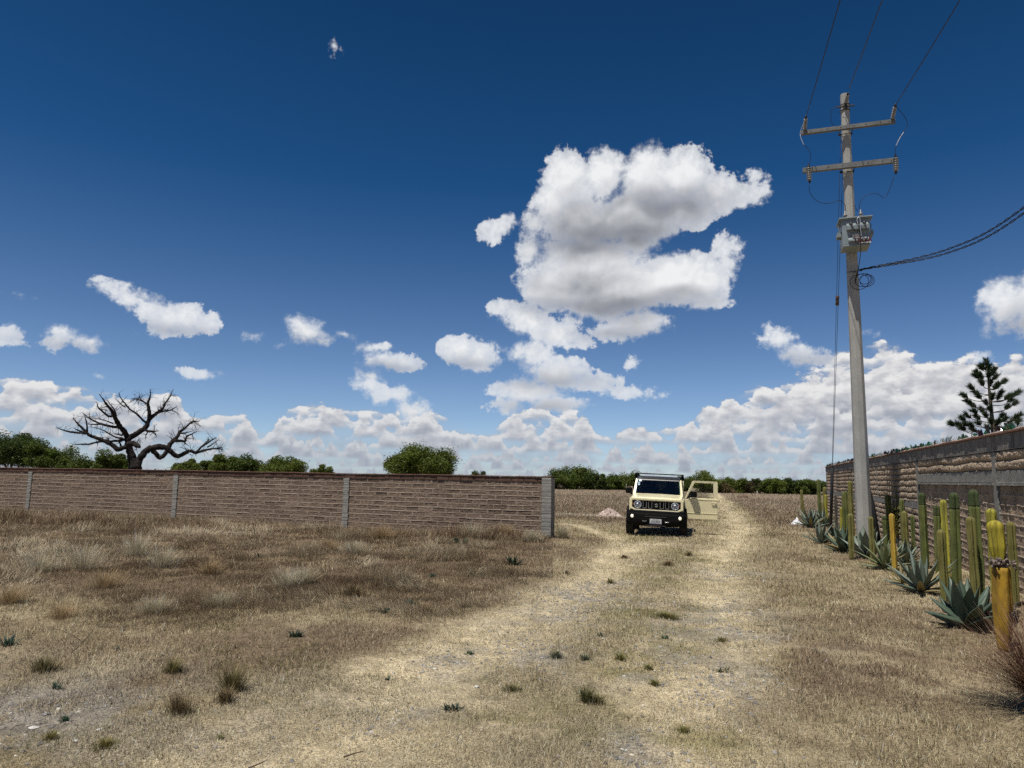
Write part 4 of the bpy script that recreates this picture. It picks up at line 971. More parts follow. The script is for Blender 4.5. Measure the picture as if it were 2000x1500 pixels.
def bush(px, ptop, W, Y, D, label, n=26000, tone=(.055, .095, .022), group='green mesquite trees beyond the walls', low=.3, spiky=.6, squash=1.0, name='mesquite_tree', cat='tree', zbot=.25):
    p = atY(px, ptop, Y); H = p.z; r = empty(name, (p.x, Y, 0)); tag(r, label, cat, group)
    ls = .05 + Y * .0013
    s = int(abs(px) * 7 + Y); Hc = H - zbot
    crown('crown', W, Hc, D, zbot + Hc / 2, n, ls, r, s, tone, low=low, spiky=spiky)
    mb = MB(); random.seed(s)
    for k in range(random.randint(2, 4)):
        a = random.uniform(0, 6.28); mb.tube(spline([(0, 0, -.2), (.15 * math.cos(a), .15 * math.sin(a), H * .25), (W * .16 * math.cos(a), D * .16 * math.sin(a), H * .55), (W * .26 * math.cos(a), D * .26 * math.sin(a), H * .75)], 4), list(np.linspace(.05 + H * .018, .02, 13)), 7)
    mb.build('trunk', TRUNKM, r, smooth=True); return r
DK, MD, LT, BR = (.052, .080, .014), (.078, .112, .016), (.115, .150, .022), (.16, .115, .055)
bush(30, 853, 6.0, 62, 5, 'tall dark green tree at the far left behind the wall', 42000, DK)
bush(95, 868, 3.6, 60, 4, 'rounded green tree closing the left clump of trees behind the wall', 26000, MD)
bush(-40, 858, 6, 66, 5, 'dark green tree cut by the left edge of the view', 20000, DK)
bush(142, 893, 2.6, 56, 3, 'low green bush just left of the dead tree, showing over the wall', 14000, MD)
bush(207, 883, 3.6, 54, 4, 'broad low green tree directly behind the dead trunk', 22000, MD)
bush(367, 896, 2.6, 60, 3, 'small rounded bush right of the dead tree, smallest of three', 12000, LT)
bush(425, 893, 3.0, 64, 3, 'mid green bush between two others right of the dead tree', 14000, LT)
bush(476, 886, 3.4, 64, 4, 'tallest rounded bush right of the dead tree over the wall', 18000, MD)
bush(552, 896, 3.6, 62, 4, 'flat spreading green bush over the middle of the left wall', 18000, LT)
bush(628, 911, 2.6, 74, 3, 'tip of a far green bush just over the wall coping', 7000, LT)
bush(820, 879, 5.4, 56, 5, 'large domed green tree alone above the left wall', 62000, LT, spiky=.8)
bush(935, 920, 2.4, 95, 3, 'far low brush peeping over the right part of the left wall', 4000, (.10, .12, .05))
for i, (px, top, W, Y, n, tone, lb) in enumerate([
 (1100, 917, 5.6, 104, 12000, MD, 'green tree of the far treeline beside the end pillar of the left wall'),
 (1128, 915, 5.0, 106, 12000, LT, 'tallest crown of the far treeline between wall and car'),
 (1165, 922, 4.0, 104, 9000, DK, 'dark pointed tree of the far treeline between wall and car'),
 (1192, 929, 3.6, 106, 8000, MD, 'low tree of the far treeline left of the car mirror'),
 (1222, 927, 4.6, 106, 9000, LT, 'broad tree of the far treeline behind the left mirror of the car'),
 (1335, 934, 3.2, 104, 7000, MD, 'low tree seen between the car and its open door'),
 (1381, 924, 4.4, 96, 12000, LT, 'tallest green tree seen over the open car door'),
 (1432, 932, 3.8, 98, 10000, LT, 'rounded green bush right of the open car door'),
 (1462, 938, 3.2, 98, 7000, (.10, .085, .04), 'brownish thorn bush behind the white field marker'),
 (1500, 934, 3.4, 96, 9000, MD, 'green bush in the middle of the right hand treeline'),
 (1518, 935, 3.0, 95, 8000, LT, 'second green bush in the middle of the right hand treeline'),
 (1548, 938, 3.2, 97, 8000, DK, 'dark rounded bush towards the right end of the treeline'),
 (1572, 938, 3.0, 95, 8000, MD, 'green bush beside the last cacti before the stone wall'),
 (1598, 944, 2.8, 96, 6000, DK, 'dark low bush right at the corner of the stone wall'),
 (1412, 945, 3.6, 97, 7000, BR, 'dry brown brush under the trees right of the open car door'),
 (1530, 949, 5.0, 99, 7000, BR, 'dry brown brush at the foot of the right hand treeline'),
 (1090, 944, 4.0, 104, 5000, (.09, .075, .05), 'dry grey brush at the foot of the far treeline by the wall'),
]): bush(px, top, W, Y, 3.5, lb, n, tone, 'far treeline across the fields', zbot=-.3, low=-1.0, spiky=.8)
# a distant low belt of brush along the horizon, too far to tell apart
x = np.linspace(-190, 190, 240); V = []; F = []; cc = []
g = np.random.default_rng(5); n = 26000; bx = g.uniform(-200, 200, n); by = 205 + g.normal(0, 6, n); bh = (1.0 + 1.7 * fbm(bx * .06, bx * 0, 4, 3)) ; bz = bh * g.random(n) ** .7
u = g.normal(size=(n, 3)); u /= np.linalg.norm(u, axis=1)[:, None]; w = g.normal(size=(n, 3)); w /= np.linalg.norm(w, axis=1)[:, None]; P_ = np.stack([bx, by, bz], 1)
V = np.stack([P_ - u * .35, P_ + u * .35, P_ + w * .5], 1).reshape(-1, 3); V[:, 2] = np.maximum(V[:, 2], 0)
tt = np.array(MD)[None] * np.exp(g.normal(0, .3, n))[:, None]
o = addobj('far_brush', npmesh('far_brush', V, np.arange(3 * n).reshape(-1, 3), LEAF, False, np.repeat(tt, 3, 0))); tag(o, 'thin line of distant brush along the horizon', 'brush', kind='stuff')

# ---------------------------------------------------------------- young pine behind the right wall
PY = 24.0
pb = atY(1938, 835, PY); pine = empty('pine_tree', (pb.x, PY, 0)); tag(pine, 'young open pine tree standing behind the stone wall on the right', 'tree')
pt = lambda a, b, dy=0: atY(1600 + a / 4.6875, 680 + b / 4.6875, PY + dy) - Vector((pb.x, PY, 0))
mb = MB(); sp = spline([(pt(1600, 900).x, 0, -.2), (pt(1600, 900).x, 0, 1.5), pt(1590, 740), pt(1575, 560), pt(1558, 400), pt(1550, 280), pt(1545, 190), pt(1530, 110)], 5)
mb.tube(sp, list(np.linspace(.085, .012, len(sp))), 8); ptrunk = mb.build('trunk', TRUNKM, pine, smooth=True)
TIPS = [(1530, 115), (1500, 155), (1560, 165), (1470, 165), (1605, 190), (1440, 215), (1470, 245), (1420, 245), (1550, 230), (1620, 250), (1590, 215), (1480, 305), (1570, 300), (1640, 330), (1700, 300), (1620, 345), (1380, 350), (1420, 400), (1450, 430), (1670, 400),
        (1650, 440), (1310, 425), (1350, 480), (1385, 510), (1590, 430), (1520, 490), (1740, 440), (1790, 420), (1830, 400), (1760, 470), (1800, 500), (1730, 530), (1560, 540), (1410, 570), (1520, 600), (1340, 610), (1300, 640), (1260, 690), (1200, 690), (1330, 690), (1380, 700),
        (1430, 620), (1450, 680), (1540, 720), (1620, 680), (1680, 610), (1710, 640), (1650, 660), (1790, 640), (1840, 610), (1830, 660), (1740, 690), (1300, 730), (1400, 740), (1820, 700), (1570, 660), (1480, 560)]
NB = [[], [], []]; bmb = MB(); g = np.random.default_rng(3)
for a, b in TIPS:
    dy = random.uniform(-1, 1) * .10 * (b - 60) / 100; tip = pt(a, b, dy); zt = tip.z - (.10 + .35 * (tip - Vector((pt(1560, b).x, 0, tip.z))).length * .6)
    k = min(range(len(sp)), key=lambda i: abs(sp[i].z - zt)); rt = sp[k]; mid = rt * .4 + tip * .6 + Vector((0, 0, -.10))
    br = spline([rt, mid, tip], 5); bmb.tube(br, list(np.linspace(.016, .007, len(br))), 5, False)
    d = (tip - mid).normalized()
    n = 260; t = g.random(n); base = np.array(tip)[None] - np.array(d)[None] * (t[:, None] * .24 - .03); az_ = g.random(n) * 2 * np.pi; u_ = d.orthogonal().normalized(); v_ = d.cross(u_)
    dirn = (np.cos(az_)[:, None] * np.array(u_) + np.sin(az_)[:, None] * np.array(v_)) * (.75 + .2 * g.random((n, 1))) + np.array(d) * (.55 + .5 * g.random((n, 1))) + np.array([0, 0, .15]); dirn /= np.linalg.norm(dirn, axis=1)[:, None]
    L = .13 + .08 * g.random(n)[:, None]; s = np.cross(dirn, g.normal(size=(n, 3))); s /= np.linalg.norm(s, axis=1)[:, None]
    NB[0].append(np.stack([base - s * .0085, base + s * .0085, base + dirn * L], 1).reshape(-1, 3)); NB[2].append(np.repeat(np.array([.034, .058, .022])[None] * np.exp(g.normal(0, .3, (n, 1))), 3, 0))
bmb.build('branches', TRUNKM, pine); V = np.concatenate(NB[0]); addobj('needles', npmesh('needles', V, np.arange(len(V)).reshape(-1, 3), LEAF, False, np.concatenate(NB[2])), pine)
# ---------------------------------------------------------------- organ pipe cacti along the right wall
def cactusmat(name, c1, c2, c3=None):
    m = mat(name, c1, c2, 9, 7, .7, bump=.006, bscale=45, contrast=(.36, .62), spec=.2, stretch=(1, 1, .22), speck=(13, c3 or tuple(v * .5 for v in c1), .75)); return m
CM = {'g': cactusmat('green cactus skin', (.095, .120, .035), (.155, .165, .050), (.05, .045, .02)), 'o': cactusmat('olive cactus skin', (.155, .150, .045), (.205, .185, .06), (.08, .06, .02)),
      'y': cactusmat('yellow cactus skin', (.50, .33, .045), (.36, .25, .05), (.13, .07, .02)), 'd': cactusmat('dead grey cactus skin', (.075, .068, .055), (.11, .10, .08)), 'k': cactusmat('dark green cactus tip', (.045, .068, .025), (.075, .085, .035)),
      'z': cactusmat('yellow green cactus skin', (.40, .36, .05), (.22, .22, .05), (.12, .08, .02))}
SPINE = mat('grey spines', (.30, .26, .20), (.12, .09, .07), 40, rough=.8)
def column(mb, r, h, z0=0.0, ribs=6, M=None, neck=None, lean=(0, 0), tip=True, rot=0.0, base_r=None, dep=.48):
    """ribbed column with a domed crown"""
    n = ribs * 8; Z = list(np.linspace(0, h - (r if tip else 0), 22)); prof = [(z, 1.0) for z in Z]
    if tip: prof += [(h - r + r * math.sin(t), math.cos(t)) for t in np.linspace(.15, 1.52, 7)]
    rings = []; ph = random.uniform(0, 9)
    for z, s in prof:
        rr = r * s * (1 + .045 * math.sin(z * 9 + ph) + .03 * math.sin(z * 23 + ph))
        if base_r and z < .35 * h: rr *= base_r + (1 - base_r) * z / (.35 * h)
        if neck:
            for nz in neck: rr *= 1 - .16 * math.exp(-((z - nz) / .02) ** 2)
        ring = []
        for k in range(n):
            a = 2 * math.pi * k / n + rot; q_ = abs(((k / 8.0) % 1) - .5) * 2                      # 1 on the rib crest, 0 in the groove
            ring.append(mb.bm.verts.new((rr * (1 - dep + dep * q_ ** .8) * math.cos(a) + lean[0] * z, rr * (1 - dep + dep * q_ ** .8) * math.sin(a) + lean[1] * z, z0 + z)))
        rings.append(ring)
    for q_, w in zip(rings, rings[1:]):
        for k in range(n): f = mb.bm.faces.new((q_[k], q_[(k + 1) % n], w[(k + 1) % n], w[k])); f.smooth = True
    mb.bm.faces.new(rings[0][::-1]); mb.bm.faces.new(rings[-1]); vs = [v for r_ in rings for v in r_]
    if M is not None: bmesh.ops.transform(mb.bm, matrix=M, verts=vs)
    return vs
def spines(mb, r, h, ribs=6, lean=(0, 0), rot=0.0, crown_=True):
    """areoles up each rib crest"""
    for k in range(ribs):
        a = 2 * math.pi * (k + .0) / ribs + rot; z = .03
        while z < h - r * .6:
            p = Vector((r * math.cos(a) + lean[0] * z, r * math.sin(a) + lean[1] * z, z)); o_ = Vector((math.cos(a), math.sin(a), 0)); t = Vector((-math.sin(a), math.cos(a), 0))
            for _ in range(2):
                d = (o_ + t * random.uniform(-.9, .9) + Vector((0, 0, random.uniform(-.6, .6)))).normalized() * .016; s = t * .0022
                mb.bm.faces.new([mb.bm.verts.new(p - s - o_ * .004), mb.bm.verts.new(p + s - o_ * .004), mb.bm.verts.new(p + d)])
            z += random.uniform(.028, .04)
    for _ in range(26):
        a = random.uniform(0, 6.28); q_ = random.uniform(.2, .9); p = Vector((r * q_ * math.cos(a) + lean[0] * h, r * q_ * math.sin(a) + lean[1] * h, h - r + r * math.sqrt(1 - q_ * q_) - .004)); d = Vector((random.uniform(-.5, .5), random.uniform(-.5, .5), 1)).normalized() * .020
        mb.bm.faces.new([mb.bm.verts.new(p - Vector((.002, 0, 0))), mb.bm.verts.new(p + Vector((.002, 0, 0))), mb.bm.verts.new(p + d)])
CACTI = [
 (1569, 957, 1020, 6, 'o', 0, 'thin pale olive cactus column standing apart at the far end beyond the white bag'),
 (1603, 936, 1022, 8, 'g', 0, 'tallest slim green cactus before the corner of the stone wall'),
 (1610, 951, 1024, 7, 'o', 0, 'slim olive cactus leaning against the tall green one at the wall corner'),
 (1614, 966, 1030, 7, 'z', 0, 'yellowish cactus just left of the black guard tube'),
 (1634, 966, 1034, 6, 'd', 0, 'dead blackened cactus right behind the black guard tube'),
 (1646, 991, 1040, 8, 'z', 0, 'short cut off olive cactus between guard tube and pole'),
 (1649, 962, 1044, 7, 'g', 0, 'green cactus left of the tallest one beside the pole'),
 (1657, 959, 1046, 7, 'g', 0, 'narrow green cactus squeezed beside the tallest one by the pole'),
 (1665, 939, 1052, 10, 'o', 0, 'tall olive cactus touching the left side of the concrete pole'),
 (1664, 1003, 1093, 11, 'o', 0, 'knobbly topped cactus standing in front at the left foot of the pole'),
 (1705, 1009, 1100, 10, 'o', 0, 'short olive cactus in front at the right foot of the pole'),
 (1732, 1008, 1088, 10, 'g', 1, 'green cactus with a reddish top right of the pole'),
 (1748, 1003, 1124, 11, 'y', 0, 'bright yellow slim cactus standing in front of the leafy shrub'),
 (1738, 967, 1062, 12, 'g', 0, 'fuzzy green cactus at the left side of the leafy shrub'),
 (1765, 975, 1068, 9, 'g', 0, 'green cactus at the right side of the leafy shrub'),
 (1772, 998, 1092, 12, 'o', 0, 'olive cactus with a pale tip, left one of a touching pair'),
 (1785, 1006, 1090, 8, 'g', 0, 'thin green cactus, right one of a touching pair'),
 (1808, 963, 1112, 15, 'g', 1, 'thick green cactus with a dark new tip under the first ledge end'),
 (1834, 987, 1122, 13, 'g', 1, 'dull green cactus with a dark tip between the two tallest ones'),
 (1852, 976, 1132, 14, 'z', 0, 'yellow green cactus directly left of a tall dark tipped one'),
 (1846, 1034, 1178, 17, 'o', 0, 'short stout olive cactus in front of the yellow green one'),
 (1870, 963, 1152, 20, 'g', 1, 'tall thick cactus with a dark cap, second tallest along the wall'),
 (1918, 957, 1196, 21, 'g', 1, 'tallest thick cactus with a long dark green cap'),
 (1909, 1009, 1200, 18, 'o', 0, 'olive cactus leaning against the tallest capped one'),
 (1948, 993, 1186, 20, 'z', 0, 'yellow green cactus standing behind the broken yellow one'),
 (1984, 1019, 1184, 17, 'o', 0, 'olive cactus alone between the broken one and the right edge'),
]
for px, top, base, w, tn, cap_, lb in CACTI:
    g0 = G(px, base); D = (g0 - EYE).dot(_f); r = w / 2 * D / FPX * 1.0; zt = atY(px, top, g0.y).z; x, y = g0.x, g0.y; z = gz(x, y); h = zt - z
    random.seed(px * 3 + top); lean = (random.uniform(-.02, .02), random.uniform(-.02, .02))
    if px == 1610: lean = (.05, 0)
    if px == 1909: lean = (-.01, 0)
    root = empty('organ_pipe_cactus', (x, y, z)); tag(root, lb, 'cactus', 'columnar cacti in a row along the stone wall'); rot = random.uniform(0, 1)
    ribs = random.choice((5, 5, 6)); hc = h
    if cap_:
        hc = h - min(.30, r * 2.6) * (1 if px > 1800 else .4)
        mb = MB(); column(mb, r * .97, h - hc + r * .5, hc - r * .4, ribs, lean=lean, rot=rot)
        for v in mb.bm.verts: v.co.x += 0
        t_ = mb.build('new_growth', CM['k'], root)
        t_.location = (lean[0] * (hc - r * .4), lean[1] * (hc - r * .4), 0)
    mb = MB(); column(mb, r, hc, 0, ribs, neck=[hc * random.uniform(.4, .8)], lean=lean, rot=rot, base_r=.86)
    nf = len(mb.bm.faces)
    if D < 24: spines(mb, r, h, ribs, lean, rot)
    mb.bm.faces.ensure_lookup_table()
    for f in mb.bm.faces[nf:]: f.material_index = 1
    st = mb.build('stem', CM[tn], root); st.data.materials.append(SPINE)
# the broken yellow cactus
g0 = G(1962, 1272); D = (g0 - EYE).dot(_f); s = D / FPX; z0 = gz(g0.x, g0.y); root = empty('broken_cactus', (g0.x, g0.y, z0)); tag(root, 'thick rotting yellow cactus snapped in the middle, its top hanging on', 'cactus')
P_ = lambda px, py: atY(px, py, g0.y) - root.location
lo, br, up0, up1 = P_(1960, 1272), P_(1958, 1108), P_(1952, 1092), P_(1944, 1024)
ORN = cactusmat('rotting orange skin with painted shade', (.42, .25, .026), (.19, .11, .022), (.06, .04, .02)); ORN2 = cactusmat('rotting yellow cactus skin', (.46, .38, .035), (.30, .26, .04), (.10, .07, .02))  # dark brown mottling stands in for the shade on the lower stem's right half
mb = MB(); column(mb, 18.5 * s, br.z, 0, 4, tip=False, rot=rad(-96), base_r=.70, dep=.36, lean=(br.x / br.z * .6, 0)); nf = len(mb.bm.faces); spines(mb, 18.5 * s, br.z * .95, 4, (br.x / br.z * .6, 0), rad(-96)); mb.bm.faces.ensure_lookup_table()
for f in mb.bm.faces[nf:]: f.material_index = 1
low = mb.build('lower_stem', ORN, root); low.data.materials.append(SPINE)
mb = MB(); v_ = (up1 - up0); column(mb, 15.5 * s, v_.length + 12 * s, 0, 5, M=Matrix.Translation(up0 - v_.normalized() * 4 * s) @ v_.to_track_quat('Z', 'Y').to_matrix().to_4x4(), rot=.2, base_r=.7); up_ = mb.build('upper_stem', ORN2, root)
mb = MB(); c_ = (br + up0) / 2; random.seed(4)
for _ in range(60):
    q_ = Vector((random.gauss(0, 1) * 11 * s, random.gauss(0, 1) * 9 * s, random.gauss(0, 1) * 5 * s)); vs_ = bmesh.ops.create_icosphere(mb.bm, subdivisions=1, radius=random.uniform(2.0, 5.5) * s)['verts']
    for v in vs_: v.co = v.co * random.uniform(.6, 1.3) + c_ + q_
mb.build('rotten_break', mat('rotten cactus flesh', (.30, .24, .21), (.07, .05, .045), 30, 4, .95, contrast=(.4, .6), bump=.004, bscale=80), root)
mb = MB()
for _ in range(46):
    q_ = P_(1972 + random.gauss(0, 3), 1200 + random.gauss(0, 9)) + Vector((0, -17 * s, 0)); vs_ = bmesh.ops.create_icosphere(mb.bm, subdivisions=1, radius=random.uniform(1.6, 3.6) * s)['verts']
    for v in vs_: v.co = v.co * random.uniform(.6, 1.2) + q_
mb.build('rot_and_shade', mat('black rot and painted shade', (.03, .025, .022), (.30, .27, .25), 60, 3, .9, contrast=(.55, .7)), root)  # rot patch whose dark colour also paints shade on the right side

# ---------------------------------------------------------------- agaves
def agave(px, base, leaves, length, width, label, c1=(.11, .16, .135), droop=.5, stiff=1.0, seed=0, spread=1.15, dry=0.0, name='agave', cat='agave', nleaf=None, edge=True, up=.12, group='agaves at the foot of the stone wall'):
    """rosette of channelled, spine tipped leaves"""
    g0 = G(px, base); D = (g0 - EYE).dot(_f); s = D / FPX; L0, W0 = length * s, width * s; z0 = gz(g0.x, g0.y); random.seed(seed + px)
    root = empty(name, (g0.x, g0.y, z0)); tag(root, label, cat, group)
    V, F, Cc = [], [], []
    groups_ = []
    for i in range(leaves):
        t = i / max(1, leaves - 1); az_ = i * 2.39996 + random.uniform(-.25, .25); th = (1 - t) * spread + up + random.uniform(-.08, .08); L = L0 * (1 - .22 * abs(t - .5)) * random.uniform(.82, 1.1); W = W0 * random.uniform(.85, 1.1)
        n = 11; p = Vector((0, 0, .02)); d = Vector((math.cos(az_) * math.sin(th), math.sin(az_) * math.sin(th), math.cos(th))); side = Vector((-math.sin(az_), math.cos(az_), 0))
        mb = MB(); rows = []; bend = droop * (random.uniform(-.35, 1.0)) / n; twist = random.uniform(-.3, .3)
        for k in range(n + 1):
            q_ = k / n; w = W * (.62 + .38 * math.sin(min(1, q_ * 2.2) * math.pi / 2)) * (1 - max(0, (q_ - .38) / .62) ** 1.7) + .0008; nrm = side.cross(d).normalized(); sd = (side * math.cos(twist * q_) + nrm * math.sin(twist * q_))
            th_ = .16 * W0 * (1 - q_) + .0015; ch = .22 * w
            rows.append([p - sd * w / 2 + nrm * ch * -1 * 0 + nrm * ch, p - sd * w * .25 + nrm * ch * .3, p - nrm * 0, p + sd * w * .25 + nrm * ch * .3, p + sd * w / 2 + nrm * ch, p + sd * w * .3 - nrm * (th_ - ch * .2), p - nrm * th_ * 1.5, p - sd * w * .3 - nrm * (th_ - ch * .2)])
            # nrm side is the upper face (towards the centre)
            ax = side; d = (Matrix.Rotation(bend * stiff, 3, ax) @ d).normalized(); p = p + d * L / n
        vr = [[mb.bm.verts.new(v) for v in r] for r in rows]
        for a, b_ in zip(vr, vr[1:]):
            for k in range(8): f = mb.bm.faces.new((a[k], a[(k + 1) % 8], b_[(k + 1) % 8], b_[k])); f.smooth = True
        mb.bm.faces.new(vr[0]); tipv = mb.bm.verts.new(p + d * .025)
        for k in range(8): mb.bm.faces.new((vr[-1][k], vr[-1][(k + 1) % 8], tipv))
        isdry = random.random() < dry and t < .45
        leaf = mb.build('leaf', AG_DRY if isdry else c1, root)
    return root
def agmat(name, c, c2): return mat(name, c, c2, 4, 5, .5, bump=.002, bscale=30, contrast=(.3, .75), spec=.4, stretch=(1, 1, .5), speck=(3.0, tuple(v * .6 for v in c), .6))
AG_B = agmat('blue green agave', (.115, .150, .118), (.175, .215, .165)); AG_D = agmat('dark green agave', (.058, .092, .062), (.105, .145, .10)); AG_P = agmat('pale agave', (.16, .20, .155), (.21, .24, .18)); AG_DRY = agmat('dry agave leaf', (.30, .26, .12), (.20, .15, .07)); AG_V = agmat('yellow edged agave', (.20, .23, .10), (.12, .16, .10))
agave(1584, 1032, 20, 46, 7, 'farthest spiky agave beside the white plastic bag', AG_B, seed=1, dry=.3)
agave(1610, 1030, 18, 44, 7, 'spiky agave in front of the slim cacti at the wall corner', AG_B, seed=2, dry=.2)
agave(1603, 1062, 20, 48, 7, 'small spiky agave standing forward left of the black guard tube', AG_B, seed=3, dry=.4)
agave(1650, 1078, 20, 56, 14, 'dark broad leaved agave left of the foot of the pole', AG_D, seed=4, dry=.3, spread=1.3)
agave(1634, 1062, 14, 40, 10, 'low dark agave just right of the black guard tube', AG_D, seed=14, spread=1.2)
agave(1692, 1090, 13, 66, 20, 'pale broad leaved agave hiding the foot of the pole', AG_P, seed=5, spread=.85)
agave(1728, 1112, 22, 66, 9, 'narrow leaved agave with yellow margins right of the pole', AG_V, seed=6, dry=.4, spread=1.35)
agave(1768, 1105, 16, 56, 9, 'narrow grey agave behind the yellow slim cactus', AG_B, seed=16, dry=.2, spread=1.1)
agave(1800, 1160, 26, 88, 13, 'large blue grey agave with long narrow leaves', AG_B, seed=7, dry=.35, spread=1.25)
agave(1890, 1228, 20, 100, 29, 'large dark green broad leaved agave in front of the tallest cactus', AG_D, seed=8, spread=1.15, dry=.12, droop=.35)
agave(1762, 1142, 12, 52, 6, 'dried straw coloured agave remains left of the large blue agave', AG_DRY, seed=9, spread=1.5, up=.35)
# fountain of thin brown blades at the right edge
g0 = G(2030, 1395); D = (g0 - EYE).dot(_f); s = D / FPX; n = 1500; g = np.random.default_rng(8); z0 = gz(g0.x, g0.y)
th = .15 + 1.30 * g.random(n) ** .8; BR_C = np.where(g.random((n, 1)) < .35, np.array([[.19, .100, .062]]), np.where(g.random((n, 1)) < .5, np.array([[.10, .045, .032]]), np.array([[.30, .21, .14]]))) * np.exp(g.normal(0, .2, (n, 1)))
B_ = blades(g.normal(0, .035, n), g.normal(0, .035, n), (115 + 95 * g.random(n)) * s * 1.0, .0020 * np.ones(n), th, BR_C, 6, z=.08 + 0 * th, curl=.35)
fr = addobj('dry_yucca', npmesh('dry_yucca', *B_[:2], leafmat('dry blades', .1), False, B_[2]), None, (g0.x, g0.y, z0 + .05)); tag(fr, 'fountain of thin reddish brown dry blades at the lower right edge', 'yucca')
# leafy shrub among the cacti
g0 = G(1752, 1062); root = empty('leafy_shrub', (g0.x, g0.y, 0)); tag(root, 'thin wiry shrub with tiny yellow green leaves before the stone wall', 'shrub')
D = (g0 - EYE).dot(_f); s = D / FPX; H = atY(1752, 948, g0.y).z; mb = MB(); LV = []; LC = []; g = np.random.default_rng(12); random.seed(12)
for k in range(34):
    a = random.uniform(0, 6.28); rr = random.uniform(.05, .42); tip = Vector((rr * math.cos(a), rr * math.sin(a) * .7, H * random.uniform(.72, 1.0) - rr * .35)); st = spline([(0, 0, 0), (tip.x * .35 + random.uniform(-.04, .04), tip.y * .35, tip.z * .5), tip], 8); mb.tube(st, list(np.linspace(.010, .003, len(st))), 4, False)
    for _ in range(110):
        p = st[random.randrange(len(st) // 4, len(st))] + Vector((random.gauss(0, .03), random.gauss(0, .03), random.gauss(0, .03))); u_ = Vector(g.normal(size=3)).normalized() * .011; w_ = Vector(g.normal(size=3)).normalized() * .022
        LV += [p - u_, p + u_, p + w_]; LC += [np.array([.34, .33, .05]) * random.uniform(.6, 1.4)] * 3
mb.build('stems', TRUNKM, root); addobj('leaves', npmesh('leaves', np.array([tuple(v) for v in LV]), np.arange(len(LV)).reshape(-1, 3), LEAF, False, np.array(LC)), root)

# ---------------------------------------------------------------- tufts, weeds and dead stalks in the field
def tuft(px, py, wpx, hpx, label, tone, n=420, name='grass_tuft', cat='tuft', sp=.9, seg=3, wid=1.0, group=None):
    g0 = G(px, py); D = (g0 - EYE).dot(_f); s = D / FPX; g = np.random.default_rng(int(px + py)); R = wpx / 2 * s; z = gz(g0.x, g0.y)
    a = g.random(n) * 6.283; rr = np.abs(g.normal(0, .33, n)) * R; x = rr * np.cos(a); y = rr * np.sin(a); H = hpx * s * (.5 + .7 * g.random(n)) * 1.15
    tilt = np.minimum(.1 + sp * g.random(n) * (.35 + 1.0 * rr / R), 1.3); az_ = a + g.normal(0, .6, n)
    cc = np.array(tone)[None] * np.exp(g.normal(0, .35, n))[:, None]; st = g.random(n) < .22; cc[st] = np.array([.36, .29, .15])
    B_ = blades(x, y, H, max(.0011, s * .42) * wid * (.6 + .8 * g.random(n)), tilt, np.clip(cc, 0, .6), seg, z=0 * x, curl=.7, az=az_, foot=.75)
    o = addobj(name, npmesh(name, *B_[:2], STRAW, False, B_[2]), None, (g0.x, g0.y, z)); return tag(o, label, cat, group)
OLV, BRN, GRN, BLG = (.135, .125, .040), (.135, .095, .050), (.085, .115, .045), (.085, .120, .080)
tuft(338, 1312, 52, 26, 'compact dark olive tuft upper one of three in the lower left', OLV)
tuft(349, 1390, 62, 34, 'dark brown spiky tuft lowest of the three in the lower left', BRN, 520)
tuft(452, 1345, 66, 48, 'tall olive brown tuft right of the other two in the lower left', (.12, .10, .04), 620)
tuft(440, 1370, 52, 28, 'low brown tuft merging with the taller olive one behind it', BRN)
tuft(85, 1312, 74, 28, 'wide dull olive tuft near the left edge', (.085, .08, .035), 520)
tuft(832, 1200, 34, 18, 'small round rusty brown tuft left of the track', (.14, .085, .035), 300)
tuft(690, 1168, 84, 26, 'wide brown tuft in the middle of the field', (.13, .09, .05), 500)
tuft(1145, 1368, 44, 30, 'upright green tuft between the wheel tracks', (.085, .10, .03), 380)
tuft(1168, 1372, 46, 20, 'low olive tuft touching the upright one between the tracks', (.11, .105, .035), 300)
tuft(1086, 1284, 38, 16, 'small blue green tuft in the track, left of a similar pair', BLG, 300, sp=1.2)
tuft(1142, 1288, 34, 12, 'small blue green tuft in the track, right of a similar pair', BLG, 260, sp=1.3)
tuft(1212, 1290, 44, 14, 'yellow green tuft spreading flat beside the right rut', (.15, .15, .03), 300, sp=1.3)
tuft(1266, 1308, 26, 12, 'tiny yellow green tuft beside the right rut', (.15, .15, .03), 200, sp=1.3)
tuft(1335, 1424, 40, 14, 'bright yellow green tuft low in the right rut', (.17, .17, .04), 240, sp=1.3)
tuft(1278, 1335, 34, 12, 'flat green tuft in the lower right rut', (.14, .14, .035), 220, sp=1.3)
tuft(1192, 1138, 26, 10, 'small dull tuft where the two ruts meet', OLV, 200, sp=1.3)
tuft(1105, 1122, 22, 8, 'small dark tuft at the dark edge of the track', BRN, 200)
tuft(1305, 1105, 44, 10, 'reddish brown tuft between ruts before the car', (.15, .10, .05), 260, sp=1.2)
tuft(1345, 1087, 34, 9, 'olive brown tuft right before the car', (.13, .11, .05), 200, sp=1.2)
tuft(1220, 1088, 28, 8, 'small brown tuft before the left wheel of the car', (.13, .10, .05), 200, sp=1.2)
tuft(205, 1462, 74, 16, 'flat mossy yellow green patch at the bottom left', (.16, .14, .03), 520, sp=1.4)
tuft(100, 1445, 46, 16, 'smaller flat yellow green patch at the bottom left', (.15, .13, .03), 320, sp=1.4)
tuft(430, 1440, 22, 10, 'tiny green sprout in the lower left grass', (.10, .12, .03), 150, sp=1.2)
tuft(1410, 1250, 60, 10, 'sparse olive patch across the right rut', (.13, .12, .04), 240, sp=1.4)
tuft(1000, 1345, 90, 12, 'wide sparse olive patch left of the upright green tuft', (.13, .125, .04), 420, sp=1.4)
